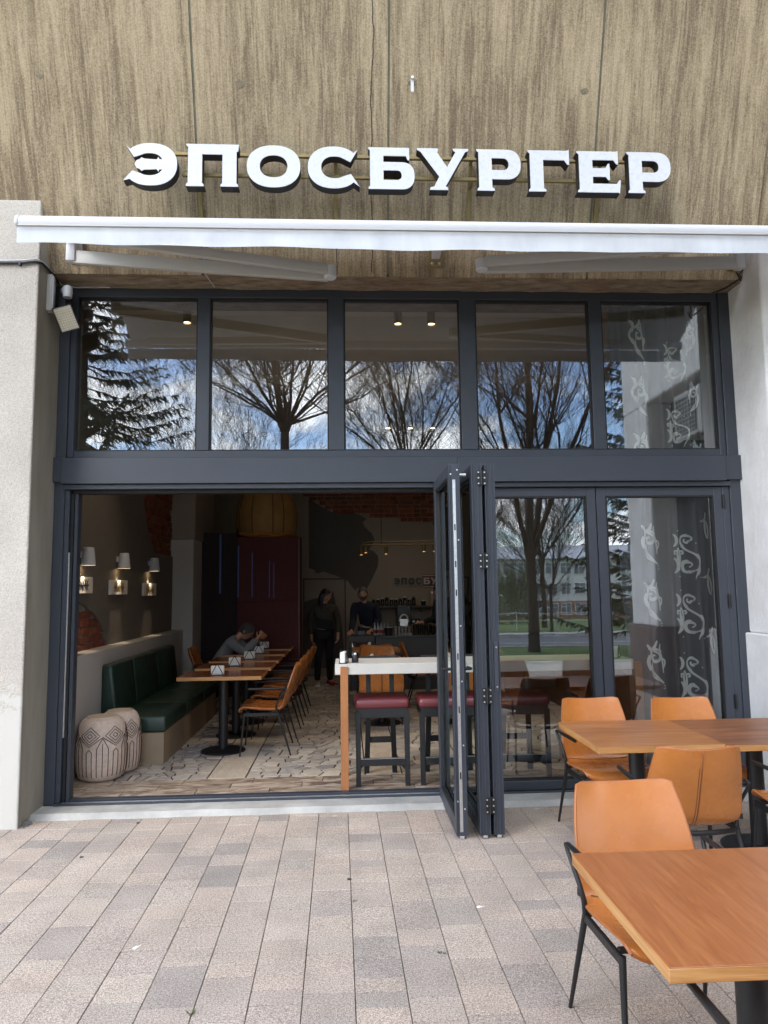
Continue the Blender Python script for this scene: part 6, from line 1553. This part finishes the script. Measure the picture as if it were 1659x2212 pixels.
    person('person in dark clothes working behind the counter near the folded doors', (x, y, z+0.93), (x, y, z+1.30), (x, y, z+1.44), (x, y-0.02, z+1.57), (-1, -0.3, -0.2),
           [((x-0.03, y-0.18, z+1.37), (x-0.12, y-0.20, z+1.10), (x-0.32, y-0.25, z+1.03), (-1,-0.2,0), (0,0,-1)), ((x+0.03, y+0.18, z+1.37), (x-0.05, y+0.22, z+1.1), (x-0.28, y+0.05, z+1.03), (-1,0,0), (0,0,-1))],
           [((x-0.02, y-0.09, z+0.88), (x-0.03, y-0.09, z+0.48), (x-0.0, y-0.09, z+0.065), (-1,0,0)), ((x-0.02, y+0.09, z+0.88), (x-0.03, y+0.09, z+0.48), (x, y+0.09, z+0.065), (-1,0,0))],
           (skin, black, black, hb, (ds, ds)), 'short', False)
build_people()

# ================================================================== ACROSS THE STREET (behind the camera, seen in the panes)
def build_street():
    bark = plain('grey_bark', srgb(58, 49, 42), 0.9, var=0.25, scale=9)
    twig = plain('brown_twig', srgb(42, 35, 30), 0.9, var=0.2)
    def bare_tree(label, x, y, z, trunk, r0, spread, n1, seed, height, group='bare street trees', dens=1.0, limb=(0.16, 0.36), mul=1.5):
        random.seed(seed); t = thing('bare_tree', label, 'tree', (x, y, z), group=group)
        tm = MB(); br = MB()
        lean = Vector((random.uniform(-0.04,0.04), random.uniform(-0.04,0.04), 1))
        pts = [Vector((0,0,-0.2))+lean*0]; k = 7
        pts = [Vector((0.05*mnoise.noise((i, seed, 0)), 0.05*mnoise.noise((i, seed, 5)), -0.2+(trunk+0.2)*i/k)) for i in range(k+1)]
        tm.tube(pts, [r0*(1.35 if i == 0 else 1.0-0.25*i/k) for i in range(k+1)], 12)
        top = pts[-1]
        tm.lathe([(r0*0.75, -0.25), (r0*1.25, 0.0), (r0*1.05, 0.22), (r0*0.3, 0.35)], top, 10)
        def grow(p, d, ln, r, depth):
            seg = 4; q = [p]; dd = d.copy(); rr = [r]
            for i in range(seg):
                dd = (dd + Vector((random.uniform(-.27,.27), random.uniform(-.27,.27), random.uniform(-.05,.16)))).normalized()
                q.append(q[-1]+dd*ln/seg); rr.append(r*(1-0.75*(i+1)/seg))
            (tm if depth == 0 else br).tube(q, rr, 6 if depth == 0 else (4 if depth == 1 else 3), cap=False)
            if depth >= 3: return
            if depth == 2 and ln < 0.25: return
            nb = int((6, 7, 6)[depth]*dens*random.uniform(0.8, 1.3))
            for _ in range(nb):
                i = random.randint(1, seg); a = random.uniform(0, 2*pi); out = Vector((cos(a), sin(a), 0)); s = random.uniform(0.35, 0.8)
                grow(q[i], (dd + out*s + Vector((0,0,random.uniform(-0.1,0.25)))).normalized(), ln*random.uniform(0.42, 0.65), max(0.006, rr[i]*0.5), depth+1)
        n1 = int(n1*mul)
        for i in range(n1):
            a = 2*pi*i/n1+random.uniform(-0.3,0.3); tilt = random.uniform(0.15, 1.25)*spread
            d = Vector((sin(tilt)*cos(a), sin(tilt)*sin(a), cos(tilt)))
            p = top+Vector((cos(a),sin(a),0))*r0*0.6
            grow(p, d, (height-trunk)*random.uniform(0.5, 1.1), r0*random.uniform(*limb), 0)
        lpart('trunk', tm, bark, t, smooth=60); c = lpart('branches', br, twig, t); c['kind'] = 'stuff'
    T = bare_tree
    T('pollarded bare tree on the near verge opposite the open doorway', -1.75, -8.4, -0.2, 6.6, 0.17, 0.95, 16, 1, 12.0, dens=1.15)
    T('bare tree with three upright limbs on the verge opposite the glass doors', 5.35, -8.7, -0.2, 2.9, 0.17, 0.40, 6, 2, 13.0, dens=1.5, limb=(0.42, 0.68), mul=1)
    T('bare tree at the bend of the verge between the other two', 1.9, -9.6, -0.2, 5.2, 0.13, 0.65, 10, 7, 12.5, dens=1.1)
    T('spreading bare tree left of the spruce on the far lawn', -6.2, -25.5, -0.6, 4.0, 0.16, 0.8, 9, 3, 14.0, dens=1.15)
    T('tall thin bare tree on the far side of the road', 2.6, -25.0, -0.6, 4.5, 0.15, 0.5, 8, 4, 15.0, dens=1.2)
    T('broad bare tree near the white school', 11.5, -30.0, -0.7, 4.0, 0.17, 0.7, 9, 5, 14.0, dens=1.15)
    T('young bare tree by the lawn fence', 7.4, -27.5, -0.6, 2.4, 0.08, 0.6, 7, 6, 9.0, dens=1.0)
    T('bare tree at the far left of the lawn', -12.0, -27.0, -0.6, 4.0, 0.15, 0.8, 8, 8, 14.0)
    T('leafless brown bush in front of the school wall', 17.5, -62.0, -2.0, 0.5, 0.07, 1.1, 12, 9, 5.5, dens=1.3)
    T('thin leaning bare tree between the verge and the school', 9.4, -21.0, -0.5, 2.0, 0.09, 0.9, 9, 12, 9.0, dens=1.3)
    needle = NT('spruce_needles'); ge = needle.n('NewGeometry')
    needle.set(needle.ramp(ge.outputs['Random Per Island'], [(0.0, srgb(30, 38, 26)), (0.5, srgb(46, 56, 36)), (1.0, srgb(64, 72, 46))]), 0.8)
    def spruce(label, x, y, z, h, r, seed):
        random.seed(seed); t = thing('spruce_tree', label, 'tree', (x, y, z), group='spruces')
        lpart('trunk', MB().tube([(0,0,-0.2), (0.03,0,h*0.5), (0,0,h)], [0.22, 0.12, 0.01], 8), bark, t, smooth=60)
        br = MB(); lf = MB()
        zz = 0.9
        while zz < h-0.3:
            R_ = r*(1-zz/h)**0.8+0.15
            for _ in range(7):
                a = random.uniform(0, 2*pi); ln = R_*random.uniform(0.7, 1.1); o = Vector((cos(a), sin(a), 0)); sd = Vector((-sin(a), cos(a), 0))
                p = [Vector((0,0,zz))+o*ln*u+Vector((0,0,-0.30*ln*u+0.16*ln*u*u*u*2)) for u in (0, .3, .6, 1)]
                br.tube(p, [0.025, 0.02, 0.012, 0.004], 3, cap=False)
                for i in range(int(24+ln*34)):
                    u = random.uniform(0.15, 1.0); k = min(2, int(u*3)); b = p[k].lerp(p[k+1], u*3-k if u*3-k <= 1 else 1)
                    dr = (o*random.uniform(0.2,0.8)+sd*random.uniform(-1,1)+Vector((0,0,random.uniform(-0.9,0.0)))).normalized(); L_ = random.uniform(0.12, 0.34)
                    nn = dr.cross(Vector((random.random(), random.random(), random.random()))).normalized()*random.uniform(0.012, 0.028)
                    v = [lf.bm.verts.new(q) for q in (b-nn, b+dr*L_*0.6-nn*0.9, b+dr*L_, b+dr*L_*0.6+nn*0.9, b+nn)]; lf.bm.faces.new(v)
            zz += 0.30
        o = lpart('limbs', br, bark, t); o['kind'] = 'stuff'; o = lpart('needles', lf, needle.m, t); o['kind'] = 'stuff'
    spruce('tall dark spruce on the verge beyond the roughcast pillar side', -7.2, -7.6, -0.2, 17.5, 4.3, 41)
    spruce('tall dark spruce on the verge towards the white wing wall', 9.4, -8.0, -0.2, 16.0, 3.3, 42)
    spruce('spruce on the far lawn near the school', 24.0, -42.0, -1.0, 14.0, 3.2, 43)
    # school across the road
    wh = plain('white_school_wall', srgb(206, 206, 204), 0.8, var=0.06); gl = plain('dark_window_glass', srgb(96, 104, 112), 0.2); fr = plain('white_window_frame', srgb(222, 222, 220), 0.6); rf = plain('grey_sheet_roof', srgb(176, 180, 186), 0.45); bk = plain('brown_brick_base', srgb(140, 104, 86), 0.9, var=0.2)
    t = thing('school_building', 'long white three storey building with grey roof across the road', 'building', (26, -104, -3.4))
    x0, x1, yf, zb = -42, 78, -100.0, -3.7
    MB().box(x0, x1, yf-12, yf, zb+3.0, zb+9.6).build('wall', wh, t); MB().box(x0, x1, yf-12, yf+0.05, zb-3, zb+2.995).build('base_storey', bk, t)
    mb = MB(); mb.prism([(yf+0.9, zb+9.6), (yf-6, zb+12.0), (yf-13, zb+9.6)], 'x', x0-0.5, x1+0.5); mb.build('roof', rf, t)
    gm = MB().box(-0.78, 0.78, -0.06, 0.06, 0, 1.7).mesh('window'); gm.materials.append(gl)
    fm = MB()
    for b in ((-0.85,-0.78,0,1.7), (0.78,0.85,0,1.7), (-0.04,0.04,0,1.7), (-0.85,0.85,-0.08,0.0), (-0.85,0.85,1.7,1.78), (-0.78,0.78,1.12,1.18)): fm.box(b[0], b[1], -0.1, 0.1, b[2], b[3])
    fm = fm.mesh('window_frame'); fm.materials.append(fr)
    inv = Matrix.Translation(-t.location); k = 0
    for s in range(3):
        for i in range(26):
            xx = -12+2.2*i
            w = bpy.data.objects.new('window', gm); COL.objects.link(w); w.parent = t; w.matrix_parent_inverse = inv; w.location = (xx, yf+0.03, zb+(0.9, 4.1, 7.3)[s])
            f = bpy.data.objects.new('window_frame', fm); COL.objects.link(f); f.parent = w
    # fence, hedge and low wall on the lawn
    f = thing('lawn_fence', 'low grey rail fence along the far footpath', 'fence', (5, -22, -0.42))
    for i in range(40):
        MB().box(-30+i*2-0.02, -30+i*2+0.02, -22.02, -21.98, -0.45, 0.45).build('post', M['awning_arm'], f)
    for z in (0.1, 0.42): MB().box(-30, 48, -21.975, -21.95, z-0.42+0.38, z-0.42+0.42).build('rail', M['awning_arm'], f)
    leafm = NT('hedge_leaf'); ge = leafm.n('NewGeometry'); leafm.set(leafm.ramp(ge.outputs['Random Per Island'], [(0, srgb(40, 62, 26)), (1, srgb(86, 104, 44))]), 0.7)
    def shrub(label, x, y, z, r, h, seed):
        random.seed(seed); t = thing('shrub', label, 'shrub', (x, y, z), group='evergreen shrubs on the lawn')
        lf = MB()
        for i in range(900):
            a = random.uniform(0, 2*pi); u = random.random()**0.5; zz = random.random(); rr = r*u*(1-0.75*zz)
            p = Vector((rr*cos(a), rr*sin(a), zz*h)); d = Vector((random.uniform(-1,1), random.uniform(-1,1), random.uniform(-0.3,1))).normalized(); n = d.cross(Vector((0.3,0.5,0.8))).normalized()*0.06
            v = [lf.bm.verts.new(q) for q in (p-n, p+d*0.22, p+n)]; lf.bm.faces.new(v)
        o = lpart('foliage', lf, leafm.m, t); o['kind'] = 'stuff'; lpart('stem', MB().tube([(0,0,-0.2), (0,0,h*0.8)], [0.06, 0.02], 6), bark, t)
    for i, x in enumerate((11.8, 13.0, 14.4)): shrub(['narrow conical evergreen beside the young tree', 'middle conical evergreen on the lawn', 'conical evergreen before the school windows'][i], x, -44-i, -1.25, 1.2, 4.2, 50+i)
build_street()

# ------------------------------------------------------------------ small litter in the paving
def build_litter():
    green = plain('weed_green', srgb(92, 106, 58), 0.8, var=0.2); random.seed(77)
    for k, (x, y, lab) in enumerate(((0.022, 4.15, 'tiny green weed in the long joint before the doorway'), (-0.645, 3.15, 'tiny green weed at a joint crossing near the front of the paving'), (0.43, 3.55, 'tiny flat weed in the joint towards the near chair'))):
        t = thing('weed_tuft', lab, 'weed', (x, y, 0), group='weeds in the paving joints')
        for i in range(9):
            a = random.uniform(0, 2*pi); l = random.uniform(0.012, 0.03); d = Vector((cos(a), sin(a), random.uniform(0.15, 0.7))).normalized(); n = Vector((-sin(a), cos(a), 0))*0.004
            mb = MB(); mb.poly([(0,0,-0.004), d*l*0.6-n, d*l, d*l*0.6+n]); lpart('leaf', mb, green, t)
    for k, (x, y, lab) in enumerate(((-1.55, 5.62, 'dark flattened chewing gum spot on the pale doorstep edge'), (-1.72, 4.95, 'dark gum spot on the paving near the roughcast pillar'), (0.0, 4.45, 'dark gum spot on the paving beside a weed'))):
        mb = MB(); mb.lathe([(0.016, -0.004), (0.013, 0.0025), (0.004, 0.0035)], (0,0,0), 10, fn=lambda r, z, a: r*(1+0.2*sin(3*a+k))); o = mb.build('gum_spot', plain('old_gum', srgb(70, 64, 60), 0.9), smooth=50); o.location = (x, y, 0.001); tag(o, lab, 'gum')
    for k, (x, y, a, lab) in enumerate(((0.70, 4.02, 0.4, 'torn white paper scrap on the paving near the folded doors'), (-1.02, 3.72, 1.2, 'small white paper scrap on the open paving'))):
        mb = MB(); mb.grid(lambda u, v: (0.05*(u-0.5), 0.018*(v-0.5), 0.002+0.004*sin(u*5)*v), 6, 3); o = mb.build('paper_scrap', M['white_matte'], smooth=60); o.location = (x, y, 0.001); o.rotation_euler = (0,0,a); tag(o, lab, 'paper')
build_litter()
